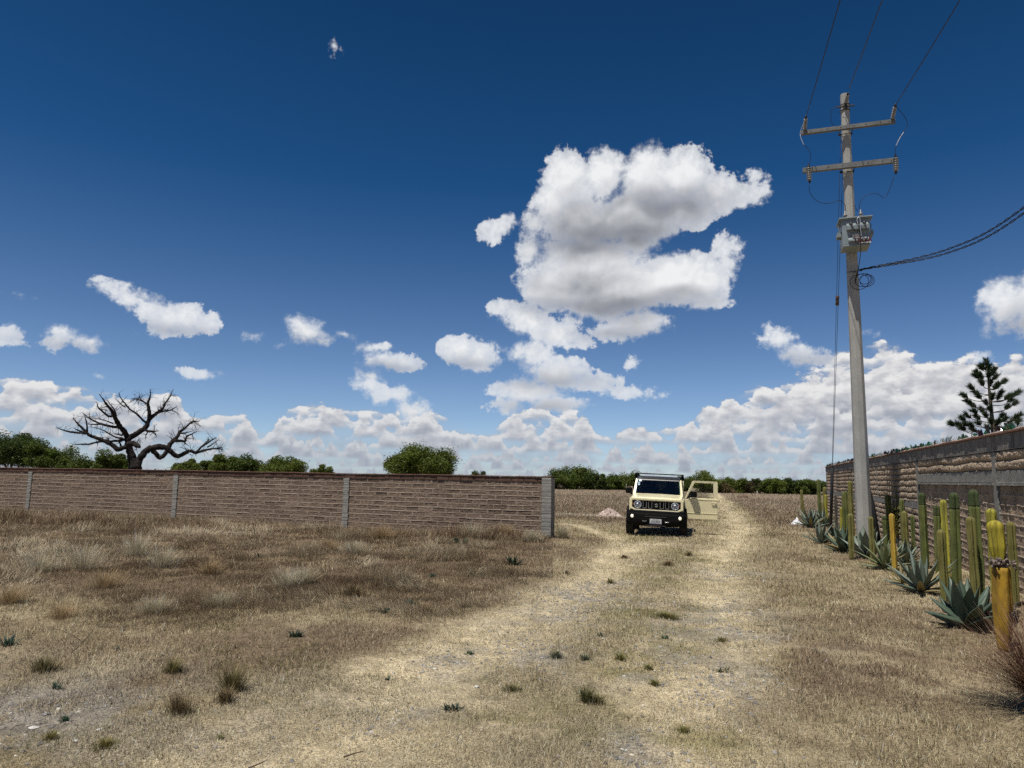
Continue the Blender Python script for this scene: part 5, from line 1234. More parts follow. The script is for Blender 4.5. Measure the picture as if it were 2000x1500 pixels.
tuft(1300, 1205, 120, 12, 'wide olive green patch between the ruts half way to the car', (.15, .14, .045), 1100, sp=1.4)
PST, RST = (.55, .46, .32), (.36, .25, .14)
for i, (px, py, w_, h_, tn_, lb) in enumerate([(75, 1120, 150, 44, PST, 'pale wispy straw clump nearest the left edge high in the field'), (165, 1115, 120, 52, PST, 'pale grey straw clump with dark stalks standing in it'), (268, 1088, 110, 46, PST, 'bright wispy straw clump below the second wall bay'), (318, 1108, 90, 40, PST, 'yellowish straw clump right of the brightest wispy one'),
 (205, 1150, 120, 40, RST, 'reddish brown matted clump between pale ones'), (408, 1122, 80, 28, RST, 'rusty flat clump in the middle of the field'), (560, 1148, 90, 36, PST, 'pale straw clump left of the wide brown tuft'), (590, 1142, 60, 34, PST, 'fanned pale straw clump leaning right'), (690, 1082, 120, 24, PST, 'pale low clump close before the third wall bay'),
 (640, 1075, 90, 22, RST, 'rusty low clump close before the third wall bay'), (745, 1052, 80, 24, RST, 'orange brown clump touching the wall foot'), (925, 1052, 90, 28, PST, 'bright straw clump at the foot of the last wall bay'), (985, 1050, 70, 24, RST, 'orange straw clump near the end pillar'), (1040, 1058, 60, 22, PST, 'straw clump beside the end pillar'), (1098, 1052, 34, 24, PST, 'small wiry clump right of the end pillar'),
 (300, 1195, 120, 34, PST, 'pale sparse clump in the mid left field'), (120, 1205, 140, 30, RST, 'brown flattened clump in the mid left field'), (430, 1185, 90, 28, PST, 'pale flattened clump above the dark tufts'), (20, 1180, 90, 36, RST, 'brown clump cut by the left edge')]):
    tuft(px, py, w_, h_, lb, tn_, 700, 'straw_clump', 'grass clump', 1.15, 4, .55, 'wispy straw clumps of the left field')
def weed(px, py, wpx, hpx, label, tone=(.035, .060, .032), n=46, broad=1.0):
    """low rosette of broad leaves"""
    g0 = G(px, py); D = (g0 - EYE).dot(_f); s = D / FPX; g = np.random.default_rng(int(px * 3 + py)); R = wpx / 2 * s; z = gz(g0.x, g0.y)
    a = g.random(n) * 6.283; rr = R * .55 * g.random(n) ** .6; x = rr * np.cos(a); y = rr * np.sin(a) * .7
    cc = np.array(tone)[None] * np.exp(g.normal(0, .35, n))[:, None]
    B_ = blades(x, y, hpx * s * (.8 + .7 * g.random(n)) + R * .2, s * 1.9 * broad * (.7 + .6 * g.random(n)), .2 + 1.0 * g.random(n), cc, 3, z=0 * x, curl=.9, az=a + g.normal(0, .7, n))
    o = addobj('green_weed', npmesh('green_weed', *B_[:2], LEAF, False, B_[2]), None, (g0.x, g0.y, z)); return tag(o, label, 'weed', 'green weeds scattered in the dry grass')
weed(901, 1062, 46, 9, 'wide dark green weed close before the left wall'); weed(1003, 1102, 28, 18, 'upright dark green weed between the wall and the track')
weed(14, 1265, 44, 14, 'blue green weed cut by the left edge', (.05, .085, .06)); weed(575, 1243, 50, 8, 'flat blue green weed in the open field beside twigs', (.05, .08, .05))
weed(752, 1198, 24, 8, 'small blue green weed left of the rusty tuft', (.05, .08, .055)); weed(800, 1180, 30, 8, 'pale green weed above the small blue one', (.07, .09, .06)); weed(883, 1382, 52, 8, 'flat dark weed in the straw at the centre bottom', (.035, .055, .035), 60)
weed(1172, 1240, 14, 6, 'tiny dark weed between the ruts', n=20); weed(1298, 1248, 18, 6, 'small dark weed right of the tiny one between the ruts', n=24); weed(505, 1088, 14, 8, 'dark little weed high in the left field', n=20)
weed(128, 1410, 26, 8, 'small green weed beside the white stones', (.04, .075, .04), 30); weed(110, 1345, 26, 10, 'sparse green weed under the olive tuft at the left edge', (.05, .08, .05), 20); weed(845, 1128, 16, 7, 'speck of green weed in the brown field edge', n=16)
weed(232, 1270, 20, 6, 'faint green weed in the mid left field', (.06, .08, .055), 16); weed(1415, 1312, 40, 6, 'low green weed over the gravel in the right rut', (.08, .10, .04), 36); weed(758, 1320, 18, 6, 'small green sprout left of the straw strip', (.05, .08, .04), 20); weed(918, 1272, 22, 6, 'small green sprout beside the left rut', (.06, .09, .04), 22)
# dead stalks
STK = mat('dead stalk', (.42, .35, .24), (.22, .17, .11), 20, rough=.9); STD = mat('dark stalk', (.085, .06, .045), (.14, .10, .07), 20, rough=.9)
def stalk(pts, label, m=STK, r=.0045, side=0):
    """thin dead stem standing or lying where it grew: first point is the foot on the ground"""
    g0 = G(*pts[0]); random.seed(int(pts[0][0])); P0 = Vector((g0.x, g0.y, gz(g0.x, g0.y))); out = []
    for i, (a, b) in enumerate(pts): out.append(atY(a, b, g0.y + random.uniform(-.05, .05) * i) - P0)
    mb = MB(); sp = spline(out, 6); mb.tube(sp, list(np.linspace(r, r * .4, len(sp))), 5)
    for _ in range(side):
        k = random.randrange(len(sp) // 3, len(sp) - 1); d = Vector((random.uniform(-1, 1), random.uniform(-1, 1), random.uniform(.2, 1))).normalized(); L = random.uniform(.06, .16); mb.tube([sp[k], sp[k] + d * L * .5 + Vector((0, 0, .01)), sp[k] + d * L], [r * .6, r * .45, r * .25], 4)
    o = mb.build('dead_stalk', m); o.location = P0; return tag(o, label, 'stalk', 'dead stalks in the left field')
stalk([(475, 1141), (462, 1112), (453, 1080), (450, 1052)], 'long pale curved dead stalk standing alone in the field', side=1)
stalk([(493, 1168), (505, 1145), (520, 1120)], 'leaning pale stalk low right of the long curved one'); stalk([(535, 1122), (528, 1095), (515, 1070), (508, 1058)], 'forked grey stalk right of the long curved one', side=4)
stalk([(548, 1128), (541, 1105), (531, 1082)], 'short grey stalk beside the forked one', side=4); stalk([(272, 1143), (272, 1120), (275, 1095)], 'upright pale stalk left of centre in the field')
stalk([(165, 1105), (155, 1085), (146, 1062)], 'dark fine stalk leaning left among the pale grass', STD, .004, 2); stalk([(255, 1130), (270, 1105), (281, 1070)], 'dark arching stalk among the pale grass', STD, .004, 2)
stalk([(120, 1163), (117, 1150), (117, 1141)], 'short white stalk stub in the left field'); stalk([(173, 1160), (176, 1140), (182, 1120)], 'pale stalk standing in the brown clump at left'); stalk([(300, 1048), (295, 1036), (284, 1030)], 'bright broken stalk by the foot of the wall')
stalk([(140, 1275), (170, 1245), (203, 1200)], 'long thin brown stalk rising from the left edge', STD, .004); stalk([(157, 1250), (130, 1235), (93, 1224)], 'arched thin brown stalk at the left edge', STD, .004)
stalk([(430, 1135), (445, 1125), (465, 1110)], 'short slanting grey twig in the middle field', STD, .004, 2); stalk([(560, 1262), (540, 1268), (520, 1278)], 'fallen grey twig beside the flat weed', STD, .005, 2); stalk([(616, 1272), (628, 1262), (636, 1256)], 'small fallen twig right of the flat weed', STD, .005)
stalk([(485, 1500), (505, 1492), (522, 1484)], 'dark bent twig on the bottom edge', STD, .005); stalk([(672, 1478), (690, 1472), (712, 1466)], 'dark fallen twig at the bottom beside the track', STD, .006); stalk([(1662, 1470), (1680, 1478), (1700, 1474)], 'curved twig lying in the lower right grass', STD, .005)
# pale fallen reeds along the wall foot
for i in range(9):
    px = 330 + i * 42; stalk([(px, 1034 + i * 1.2), (px + 45, 1035 + i * 1.3), (px + 95, 1036 + i * 1.4)], 'one of the pale fallen reeds lying along the foot of the left wall', STK, .007)['group'] = 'fallen reeds along the wall foot'
# stones
def stone(px, py, wpx, label, col='w', flat=.45):
    g0 = G(px, py); D = (g0 - EYE).dot(_f); r = wpx / 2 * D / FPX; random.seed(int(px)); mb = MB(); vs_ = bmesh.ops.create_icosphere(mb.bm, subdivisions=3, radius=1)['verts']; ph = [random.uniform(0, 6) for _ in range(6)]
    for v in vs_:
        c_ = v.co; k = 1 + .18 * math.sin(c_.x * 3 + ph[0]) + .15 * math.sin(c_.y * 4 + ph[1]) + .12 * math.sin(c_.z * 5 + ph[2]) + .06 * math.sin(c_.x * 11 + c_.y * 9 + ph[3]); q_ = c_ * k
        q_ = Vector((round(q_.x * 3) / 3 * .35 + q_.x * .65, round(q_.y * 3) / 3 * .35 + q_.y * .65, q_.z)); v.co = Vector((q_.x * r, q_.y * r * .7, q_.z * r * flat))
    o = mb.build('stone', ROCK[col], smooth=False); o.location = (g0.x, g0.y, gz(g0.x, g0.y) + r * flat * .35); o.rotation_euler = (0, 0, random.uniform(0, 6)); return tag(o, label, 'stone', 'loose stones in the grass')
ROCK = {'w': mat('white stone', (.66, .64, .58), (.45, .43, .38), 20, rough=.9, bump=.003), 'g': mat('grey stone', (.30, .29, .28), (.19, .18, .17), 20, rough=.9, bump=.003)}
stone(114, 1387, 18, 'flat white stone highest in the lower left group', flat=.25); stone(66, 1424, 18, 'long white stone at the left of the lower group', flat=.3); stone(194, 1427, 14, 'white stone right of the lower left group', flat=.3); stone(148, 1452, 13, 'small white stone lowest in the lower left group', flat=.35); stone(142, 1438, 10, 'grey white pebble between two white stones', 'g'); stone(88, 1399, 20, 'grey slab lying by the highest white stone', 'g', .2)
stone(932, 1339, 10, 'bright white stone alone in the straw by the left rut', flat=.7); stone(47, 1015, 9, 'white scrap of stone far left before the wall'); stone(1228, 1012, 6, 'small pale stone under the rubble pile'); stone(1218, 1461, 14, 'pale flat stone at the bottom of the right rut', flat=.25); stone(1214, 1480, 13, 'grey stone at the bottom of the right rut', 'g'); stone(1340, 1469, 9, 'small dark stone low in the right rut', 'g', .5)
stone(1143, 1078, 5, 'tiny white pebble on the dark verge', flat=.6); stone(1626, 1062, 7, 'pale stone by the small forward agave'); stone(1630, 1048, 6, 'pale stone at the foot of the guard tube'); stone(1388, 1212, 6, 'small white pebble in the right rut'); stone(1570, 1478, 0.1 + 6, 'pebble in the lower right grass', 'g')
# gravel in the ruts: far too many to count
bm = bmesh.new(); protos = []
n = 5200; g = np.random.default_rng(77); V, F, Cc = [], [], []; off = 0
base_v = np.array([(1, 0, 0), (-1, 0, 0), (0, 1, 0), (0, -1, 0), (0, 0, 1), (0, 0, -1)], float); base_f = np.array([(0, 2, 4), (2, 1, 4), (1, 3, 4), (3, 0, 4), (2, 0, 5), (1, 2, 5), (3, 1, 5), (0, 3, 5)])
gx, gy = [], []
for a, b, r in GRAV:
    k = int(230 * r / .5); gx.append(a + g.normal(0, r * .75, k)); gy.append(b + g.normal(0, r * .95, k))
x, y, r_ = scatter(700, 3.6, 22, -30, 20); t_ = ginfo(x, y)[0] > .5; gx.append(x[t_]); gy.append(y[t_]); gx = np.concatenate(gx); gy = np.concatenate(gy); n = len(gx); gzz = gheight(gx, gy)
sz = (.006 + .013 * g.random(n) ** 2.5) * (1 + np.hypot(gx, gy) / 30); vv = base_v[None] * (1 + g.normal(0, .25, (n, 6, 1))) * np.array([1, .8, .55]) * sz[:, None, None]
an = g.random(n) * 6.28; ca, sa = np.cos(an)[:, None], np.sin(an)[:, None]; X = vv[..., 0] * ca - vv[..., 1] * sa + gx[:, None]; Y = vv[..., 0] * sa + vv[..., 1] * ca + gy[:, None]; Z = vv[..., 2] + gzz[:, None] + sz[:, None] * .15
V = np.stack([X, Y, Z], -1).reshape(-1, 3); F = (base_f[None] + (np.arange(n) * 6)[:, None, None]).reshape(-1, 3); cc = np.repeat(np.where(g.random((n, 1)) < .7, np.array([[.23, .22, .205]]), np.array([[.36, .32, .26]])) * np.exp(g.normal(0, .3, (n, 1))), 6, 0)
GM = mat('gravel', (.3, .3, .3), tint=True, rough=.95); o = addobj('gravel', npmesh('gravel', V, F, GM, False, np.clip(cc, 0, .7))); tag(o, 'grey stone chips lying in the wheel ruts', 'gravel', kind='stuff')
# rubble pile, white bag, field markers
g0 = G(1190, 1009); root = empty('rubble_pile', (g0.x, g0.y, 0)); D = (g0 - EYE).dot(_f); s = D / FPX; tag(root, 'small heap of pinkish grey rubble beside the path behind the wall end', 'rubble pile')
n = 900; g = np.random.default_rng(5); a = g.random(n) * 6.28; rr = np.sqrt(g.random(n)); R = 21 * s; H = 14 * s; x = rr * np.cos(a) * R * 1.05; y = rr * np.sin(a) * R * .8; z = H * np.clip(1 - rr ** 1.1, 0, 1) * (.8 + .4 * g.random(n)); sz = .03 + .06 * g.random(n) ** 2
vv = base_v[None] * (1 + g.normal(0, .25, (n, 6, 1))) * sz[:, None, None]; V = (vv + np.stack([x, y, z], 1)[:, None]).reshape(-1, 3); F = (base_f[None] + (np.arange(n) * 6)[:, None, None]).reshape(-1, 3)
cc = np.repeat(np.array([[.46, .36, .31]]) * np.exp(g.normal(0, .25, (n, 1))), 6, 0); addobj('rubble', npmesh('rubble', V, F, GM, False, np.clip(cc, 0, .75)), root)
mb = MB(); mb.lathe([(R * 1.0, -.05), (R * .7, H * .27), (R * .4, H * .55), (R * .12, H * .85), (0.001, H * .95)], 24); mb.build('core', mat('rubble dust', (.36, .29, .25), (.25, .2, .17), 12, rough=.95), root)
g0 = G(1556, 1025); D = (g0 - EYE).dot(_f); s = D / FPX; mb = MB(); vs_ = bmesh.ops.create_icosphere(mb.bm, subdivisions=4, radius=1)['verts']
for v in vs_:
    c_ = v.co.copy(); k = 1 + .22 * math.sin(c_.x * 4 + 1) * math.cos(c_.y * 3) + .10 * math.sin(c_.x * 9 + c_.z * 7) + .07 * math.sin(c_.y * 15 + c_.x * 8) + .05 * math.sin(c_.x * 23 + c_.z * 19)
    v.co = Vector((c_.x * k * 11.5 * s * (1 - .35 * max(0, c_.z)), c_.y * k * 9 * s, max(-.02, c_.z * k * 11 * s * (1 - .25 * abs(c_.x)))))
o = mb.build('plastic_bag', principled('white plastic', (.78, .78, .80), .35), smooth=True); o.location = (g0.x, g0.y, gz(g0.x, g0.y)); tag(o, 'crumpled white plastic bag lying before the farthest agave', 'plastic bag')
for px, py, h, lb in ((1223, 962, 17, 'thin pale fence post in the far field above the left car mirror'), (1479, 965, 6, 'short white marker post in the far right field')):
    g0 = G(px, py); D = (g0 - EYE).dot(_f); s = D / FPX; mb = MB(); r = .6 * s if h > 10 else 1.1 * s; mb.tube([(0, 0, -.1), (.01, 0, h * s)], [r, r * .85], 8); mb.lathe([(r * .9, h * s), (r * .5, h * s + r * .5), (.001, h * s + r * .6)], 8, Matrix.Translation((.01, 0, 0))); o = mb.build('field_post', mat('white post', (.6, .57, .5), (.4, .38, .33), 8)); o.location = (g0.x, g0.y, 0); tag(o, lb, 'post')
g0 = G(1452, 972); mb = MB(); vs_ = bmesh.ops.create_icosphere(mb.bm, subdivisions=3, radius=1)['verts']
for v in vs_: c_ = v.co.copy(); k = 1 + .15 * math.sin(c_.x * 5) + .1 * math.sin(c_.y * 7); v.co = Vector((c_.x * k * .55, c_.y * k * .4, c_.z * k * .22))
o = mb.build('earth_mound', mat('brown earth', (.11, .075, .05), (.16, .11, .075), 8, rough=1)); o.location = (g0.x, g0.y, .02); tag(o, 'small brown mound of earth in the far right field', 'mound')
# ---------------------------------------------------------------- small off-road car, facing the camera, driver's door open
# local frame: +x to the right in the photo, y runs back from the bumper, z up
ax0 = G(1282, 1045); CAZ = rad(14.0); BK = Vector((math.sin(CAZ), math.cos(CAZ), 0)); cp = Vector((ax0.x, ax0.y, 0)) - BK * .62
cp.z = gz(ax0.x, ax0.y) + .0
car = empty('off_road_car', cp, -CAZ); car.rotation_euler = (0, rad(1.75), -CAZ); tag(car, 'boxy cream off road car with black roof rack and its driver door open', 'car')
PAINT = principled('cream paint', (.88, .80, .50), .32, 0, .5, coat=.6)
_q = NT(PAINT.node_tree); _n = _q.noise(_q.new('ShaderNodeTexCoord').outputs['Object'], 3.0, 6, .6); PAINT.node_tree.links.new(_q.mix(_q.mr(_n, .45, .75, 0, .35), (.88, .80, .50, 1), (.72, .64, .43, 1)), PAINT.node_tree.nodes['Principled BSDF'].inputs['Base Color']); PAINT.node_tree.links.new(_q.mr(_n, .3, .7, .25, .5), PAINT.node_tree.nodes['Principled BSDF'].inputs['Roughness'])
PLAST = mat('black plastic', (.006, .006, .006), (.014, .013, .012), 6, 5, .85, contrast=(.5, .9), spec=.12); RUBBER = mat('tyre rubber', (.02, .019, .018), (.07, .06, .048), 8, 5, .85, contrast=(.45, .9)); ROOF = mat('black roof paint', (.015, .016, .02), None, 4, rough=.35, spec=.6)
CHR = mat('bright chrome', (.65, .65, .65), None, 8, rough=.18, metal=1.0); TRIM = mat('dark interior', (.02, .02, .021), None, 5, rough=.8); STL = mat('bare steel', (.25, .25, .25), None, 8, rough=.4, metal=.8)
def thinglass(name, tint, ior=1.5):
    m = bpy.data.materials.new(name); m.use_nodes = True; q = NT(m.node_tree); t = q.new('ShaderNodeBsdfTransparent'); t.inputs[0].default_value = (*tint, 1); g_ = q.new('ShaderNodeBsdfGlossy'); g_.inputs['Roughness'].default_value = .02
    mx = q.new('ShaderNodeMixShader'); fr = q.new('ShaderNodeFresnel'); fr.inputs[0].default_value = ior
    for a_, b_ in ((fr.outputs[0], mx.inputs[0]), (t.outputs[0], mx.inputs[1]), (g_.outputs[0], mx.inputs[2]), (mx.outputs[0], m.node_tree.nodes['Material Output'].inputs[0])): m.node_tree.links.new(a_, b_)
    return m
GLS = thinglass('windscreen glass', (.72, .80, .80)); GLD = thinglass('door glass', (.90, .93, .92))
LENS = thinglass('clear lens', (.97, .97, .97), 1.4)
LAMP = mat('lamp reflector', (.70, .72, .76), (.38, .40, .43), 30, rough=.25, metal=.15, contrast=(.5, .6))
AMB = mat('amber lens', (.16, .04, .01), None, 8, rough=.15)
FOG = bpy.data.materials.new('lit fog lamp'); FOG.use_nodes = True; _b = FOG.node_tree.nodes['Principled BSDF']; _b.inputs['Base Color'].default_value = (.9, .85, .7, 1); _b.inputs['Emission Color'].default_value = (1, .90, .66, 1); _b.inputs['Emission Strength'].default_value = .75
def shell(name, rings, mt, parent, smooth=True, bevel=.0, capa=True, capb=True):
    """loft through closed outlines (lists of 3-D points)"""
    mb = MB(); rr = [[mb.bm.verts.new(p) for p in r] for r in rings]; n = len(rr[0])
    for a, b in zip(rr, rr[1:]):
        for k in range(n): mb.bm.faces.new((a[k], a[(k + 1) % n], b[(k + 1) % n], b[k]))
    if capa: mb.bm.faces.new(rr[0][::-1])
    if capb: mb.bm.faces.new(rr[-1])
    return mb.build(name, mt, parent, smooth=None, bevel=bevel)
def xsym(prof, y): return [(x, y, z) for x, z in prof] + [(-x, y, z) for x, z in reversed(prof)]
# --- body: front clip with wheel arches, sill, rear quarter
body = MB()
def sidewall(x, s, th, y0, y1, ztop, arches, zb=.46):
    """side sheet outline with wheel arch cut-outs"""
    pts = [(y0, zb)]
    for yc, r in arches:
        pts.append((yc - r, zb)); pts += [(yc + r * math.cos(t), .36 + (r + .0) * math.sin(t)) for t in np.linspace(math.pi - .28, .28, 11)]; pts.append((yc + r, zb))
    pts += [(y1, zb)] + ([(y1, ztop)] if not callable(ztop) else []) 
    if callable(ztop):
        for yy in np.linspace(y1, y0, 8): pts.append((yy, ztop(yy)))
    else: pts.append((y0, ztop))
    mbb.prism(pts, x, x + s * th, 'YZ')
zt = lambda y: 1.055 + .035 * min(1, max(0, (y - .12) / .9))
for s in (-1, 1):
    mbb = MB(); sidewall(s * .735, s, .03, .14, 1.06, zt, [(.62, .37)]); mbb.build('front_wing', PAINT, car, bevel=.008)
bd = MB()
bd.box(-.72, .72, .30, 3.30, .50, .56)                                          # floor
bd.box(-.70, .70, .34, .42, .56, 1.02)                                          # radiator wall
bd.box(-.70, .70, 1.02, 1.06, .56, 1.05)                                        # bulkhead
bd.build('floor', TRIM, car)
mbb = MB(); sidewall(-.735, -1, .03, 1.064, 3.36, 1.09, [(2.87, .37)]); mbb.build('side_panel', PAINT, car, bevel=.01)
mbb = MB(); sidewall(.735, 1, .03, 2.12, 3.36, 1.09, [(2.87, .37)]); mbb.build('rear_quarter', PAINT, car, bevel=.01)
mb = MB(); mb.box(-.735, .735, 3.33, 3.37, .46, 1.10, .01); mb.box(-.735, -.5, 3.32, 3.36, 1.10, 1.62); mb.box(.5, .735, 3.32, 3.36, 1.10, 1.62); mb.box(-.5, .5, 3.32, 3.36, 1.5, 1.62); mb.build('tailgate', PAINT, car); mb = MB(); mb.box(-.5, .5, 3.335, 3.345, 1.10, 1.5); mb.build('rear_window', principled('dark rear glass', (.01, .012, .012), .05), car); mb = MB(); mb.box(-.60, .60, 1.5, 3.3, 1.60, 1.612); mb.build('headliner', TRIM, car)
mb = MB(); mb.box(.66, .765, 1.07, 2.11, .44, .53, .015); mb.build('door_sill', PAINT, car); mb = MB(); mb.box(.60, .74, 1.07, 1.13, .53, 1.10, .012); mb.build('door_post', PAINT, car)
# bonnet: flat with raised edges, falling a little to the nose
rings = []
for y, z, w in ((.115, 1.035, .715), (.13, 1.062, .725), (.25, 1.085, .728), (.6, 1.125, .732), (.95, 1.16, .735)):
    rings.append([(-w, y, z - .045), (-w + .015, y, z), (-w + .10, y, z + .006), (-w + .16, y, z + .018), (-.30, y, z + .024), (0, y, z + .028), (.30, y, z + .024), (w - .16, y, z + .018), (w - .10, y, z + .006), (w - .015, y, z), (w, y, z - .045)])
shell('bonnet', rings, PAINT, car, bevel=.004)
mb = MB()                                                                        # cowl between bonnet and windscreen
mb.box(-.70, .70, .95, 1.06, 1.13, 1.178, .01); mb.build('cowl', PAINT, car)
# nose panel (cream) round the black grille panel
outer = [(-.745, .76), (-.745, 1.035), (-.70, 1.062), (.70, 1.062), (.745, 1.035), (.745, .76), (.62, .715), (-.62, .715)]
inner = [(-.685, .805), (-.685, .985), (-.655, 1.01), (.655, 1.01), (.685, .985), (.685, .805), (.585, .745), (-.585, .745)]
mb = MB(); oo = [mb.bm.verts.new((x, .10, z)) for x, z in outer]; ii = [mb.bm.verts.new((x, .10, z)) for x, z in inner]; ob = [mb.bm.verts.new((x, .20, z)) for x, z in outer]; ib = [mb.bm.verts.new((x, .14, z)) for x, z in inner]
for k in range(8):
    j = (k + 1) % 8
    for f in ((oo[k], oo[j], ii[j], ii[k]), (ob[k], oo[k], oo[j], ob[j])[::-1], (ii[k], ii[j], ib[j], ib[k]), (ib[k], ib[j], ob[j], ob[k])): mb.bm.faces.new(f)
mb.build('nose_panel', PAINT, car, bevel=.006)
mb = MB(); A = [mb.bm.verts.new((x, .125, z)) for x, z in inner]; B = [mb.bm.verts.new((x, .30, z)) for x, z in inner]
# grille with four open slots either side of the emblem
SL = [(-.325, .085), (-.170, .085), (0, .10), (.155, .085), (.305, .085)]
for v in A + B: mb.bm.verts.remove(v)
xs = [-.685]
for cx, w in SL: xs += [cx - w / 2, cx + w / 2]
xs.append(.685)
for k in range(0, len(xs), 2):
    a, b = xs[k], xs[k + 1]
    poly = [(a, .745 if abs(a) < .585 else .805), (b, .745 if abs(b) < .585 else .805), (b, 1.01 if abs(b) < .655 else .985), (a, 1.01 if abs(a) < .655 else .985)]
    if k == 0: poly = [(-.683, .805), (-.585, .747), (b, .747), (b, 1.008), (-.655, 1.008), (-.683, .985)]
    if k == len(xs) - 2: poly = [(a, .747), (.585, .747), (.683, .805), (.683, .985), (.655, 1.008), (a, 1.008)]
    mb.prism(poly, .122, .16, 'XZ')
mb.box(xs[1], xs[-2], .123, .159, .747, .785); mb.box(xs[1], xs[-2], .123, .159, .965, 1.008)
gr = mb.build('grille_panel', PLAST, car, bevel=.003)
mb = MB(); mb.box(-.45, .45, .22, .24, .75, 1.0); mb.build('radiator', TRIM, gr)
for cx, w in SL:
    if cx == 0: continue
    mb = MB(); mb.box(cx - w / 2 - .005, cx + w / 2 + .005, .108, .122, .778, .792, .003); mb.box(cx - w / 2 - .007, cx - w / 2, .112, .122, .792, .965); mb.box(cx + w / 2, cx + w / 2 + .007, .112, .122, .792, .965); mb.build('slot_rim', CHR, gr)
# emblem: angular S of two interlocking hooks
S1 = [(-.052, .030), (0, .062), (.052, .030), (.030, .017), (0, .036), (-.022, .022), (.050, -.022), (.052, -.030), (0, -.062), (-.052, -.030), (-.030, -.017), (0, -.036), (.022, -.022), (-.050, .022)]
mb = MB(); mb.prism([(x * .86, z * .95 + .872) for x, z in S1], .106, .120, 'XZ'); mb.build('emblem', CHR, gr, bevel=.002); mb = MB(); mb.box(-.05, .05, .1215, .135, .786, .964); mb.build('emblem_back', PLAST, gr)
for s in (-1, 1):
    cx = s * .525; M = Matrix.Translation((cx, 0, .872))
    mb = MB(); mb.lathe([(.105, .150), (.105, .112), (.098, .100), (.090, .108), (.088, .150)], 40, M, 'Y'); hl = mb.build('headlight', LAMP, car, smooth=True)
    mb = MB(); mb.lathe([(.0, .150), (.030, .149), (.060, .140), (.082, .125), (.088, .115)], 32, M, 'Y'); mb.build('reflector', LAMP, hl, smooth=True)
    mb = MB(); mb.lathe([(.026, .16), (.026, .128), (.018, .120), (.001, .118)], 24, M, 'Y'); mb.build('projector', mat('dark projector', (.02, .02, .03), None, 4, rough=.05), hl, smooth=True)
    mb = MB(); mb.lathe([(.089, .122), (.080, .108), (.05, .097), (.001, .092)], 32, M, 'Y'); mb.build('lens', LENS, hl, smooth=True)
    mb = MB(); mb.lathe([(.001, .100), (.024, .104), (.034, .112), (.036, .124)], 20, Matrix.Translation((s * .655, 0, .885)) @ Matrix.Scale(.72, 4, (1, 0, 0)), 'Y'); mb.build('indicator', AMB, car, smooth=True)
    # wheel-arch flare
    mb = MB()
    for yc in (.62, 2.87):
        rr_ = []
        for t in np.linspace(-.12, math.pi + .12, 15):
            c_, q_ = math.cos(t), math.sin(t); rr_.append([(s * .762, yc + .375 * c_, .36 + .375 * q_), (s * .845, yc + .385 * c_, .36 + .385 * q_), (s * .855, yc + .41 * c_, .36 + .41 * q_), (s * .845, yc + .445 * c_, .36 + .445 * q_), (s * .764, yc + .475 * c_, .36 + .475 * q_)])
        shell('arch_flare', [[tuple(p) for p in r] for r in rr_], PLAST, car)
    mb.bm.free()
    # wheels
    for yc, nm in ((.62, 'front'), (2.87, 'rear')):
        w = empty('wheel', (s * .755, yc, .345)); w.parent = car
        mb = MB(); mb.lathe([(.20, -.095), (.235, -.108), (.30, -.112), (.332, -.10), (.345, -.075), (.347, 0), (.345, .075), (.332, .10), (.30, .112), (.235, .108), (.20, .095)], 48, None, 'X')
        for k in range(40):                                                       # tread blocks
            a = 2 * math.pi * k / 40
            for xx in (-.088, -.045, 0.0, .045, .088):
                mb.box(-.019, .019, -.018, .018, -.007, .009, 0, Matrix.Rotation(a + (.06 if xx in (-.045, .045) else 0), 4, 'X') @ Matrix.Translation((xx, 0, .350)))
        mb.build('tyre', RUBBER, w)
        mb = MB(); mb.lathe([(.205, -.09), (.205, -.05), (.19, .0), (.205, .05), (.205, .09), (.195, .09), (.175, .02), (.06, .035), (.001, .04)], 32, Matrix.Scale(s, 4, (1, 0, 0)), 'X'); mb.build('rim', PLAST, w)
        mb = MB(); mb.lathe([(.05, .03), (.05, .07), (.035, .08), (.001, .08)], 16, Matrix.Scale(s, 4, (1, 0, 0)), 'X'); mb.build('hub', STL, w)
# under the car
mb = MB(); mb.tube([(-.66, .62, .33), (.66, .62, .33)], .045, 10); vs_ = bmesh.ops.create_uvsphere(mb.bm, u_segments=12, v_segments=8, radius=.12)['verts']; bmesh.ops.translate(mb.bm, vec=(.18, .62, .33), verts=vs_); mb.build('front_axle', STL, car)
mb = MB(); mb.tube([(-.66, 2.87, .33), (.66, 2.87, .33)], .05, 10); vs_ = bmesh.ops.create_uvsphere(mb.bm, u_segments=12, v_segments=8, radius=.13)['verts']; bmesh.ops.translate(mb.bm, vec=(0, 2.87, .33), verts=vs_); mb.build('rear_axle', STL, car)
mb = MB(); mb.box(-.42, -.34, .2, 3.3, .40, .50, .01); mb.box(.34, .42, .2, 3.3, .40, .50, .01); mb.box(-.4, .4, 1.0, 1.08, .40, .48); mb.box(-.4, .4, 2.0, 2.08, .40, .48); mb.build('chassis', TRIM, car)
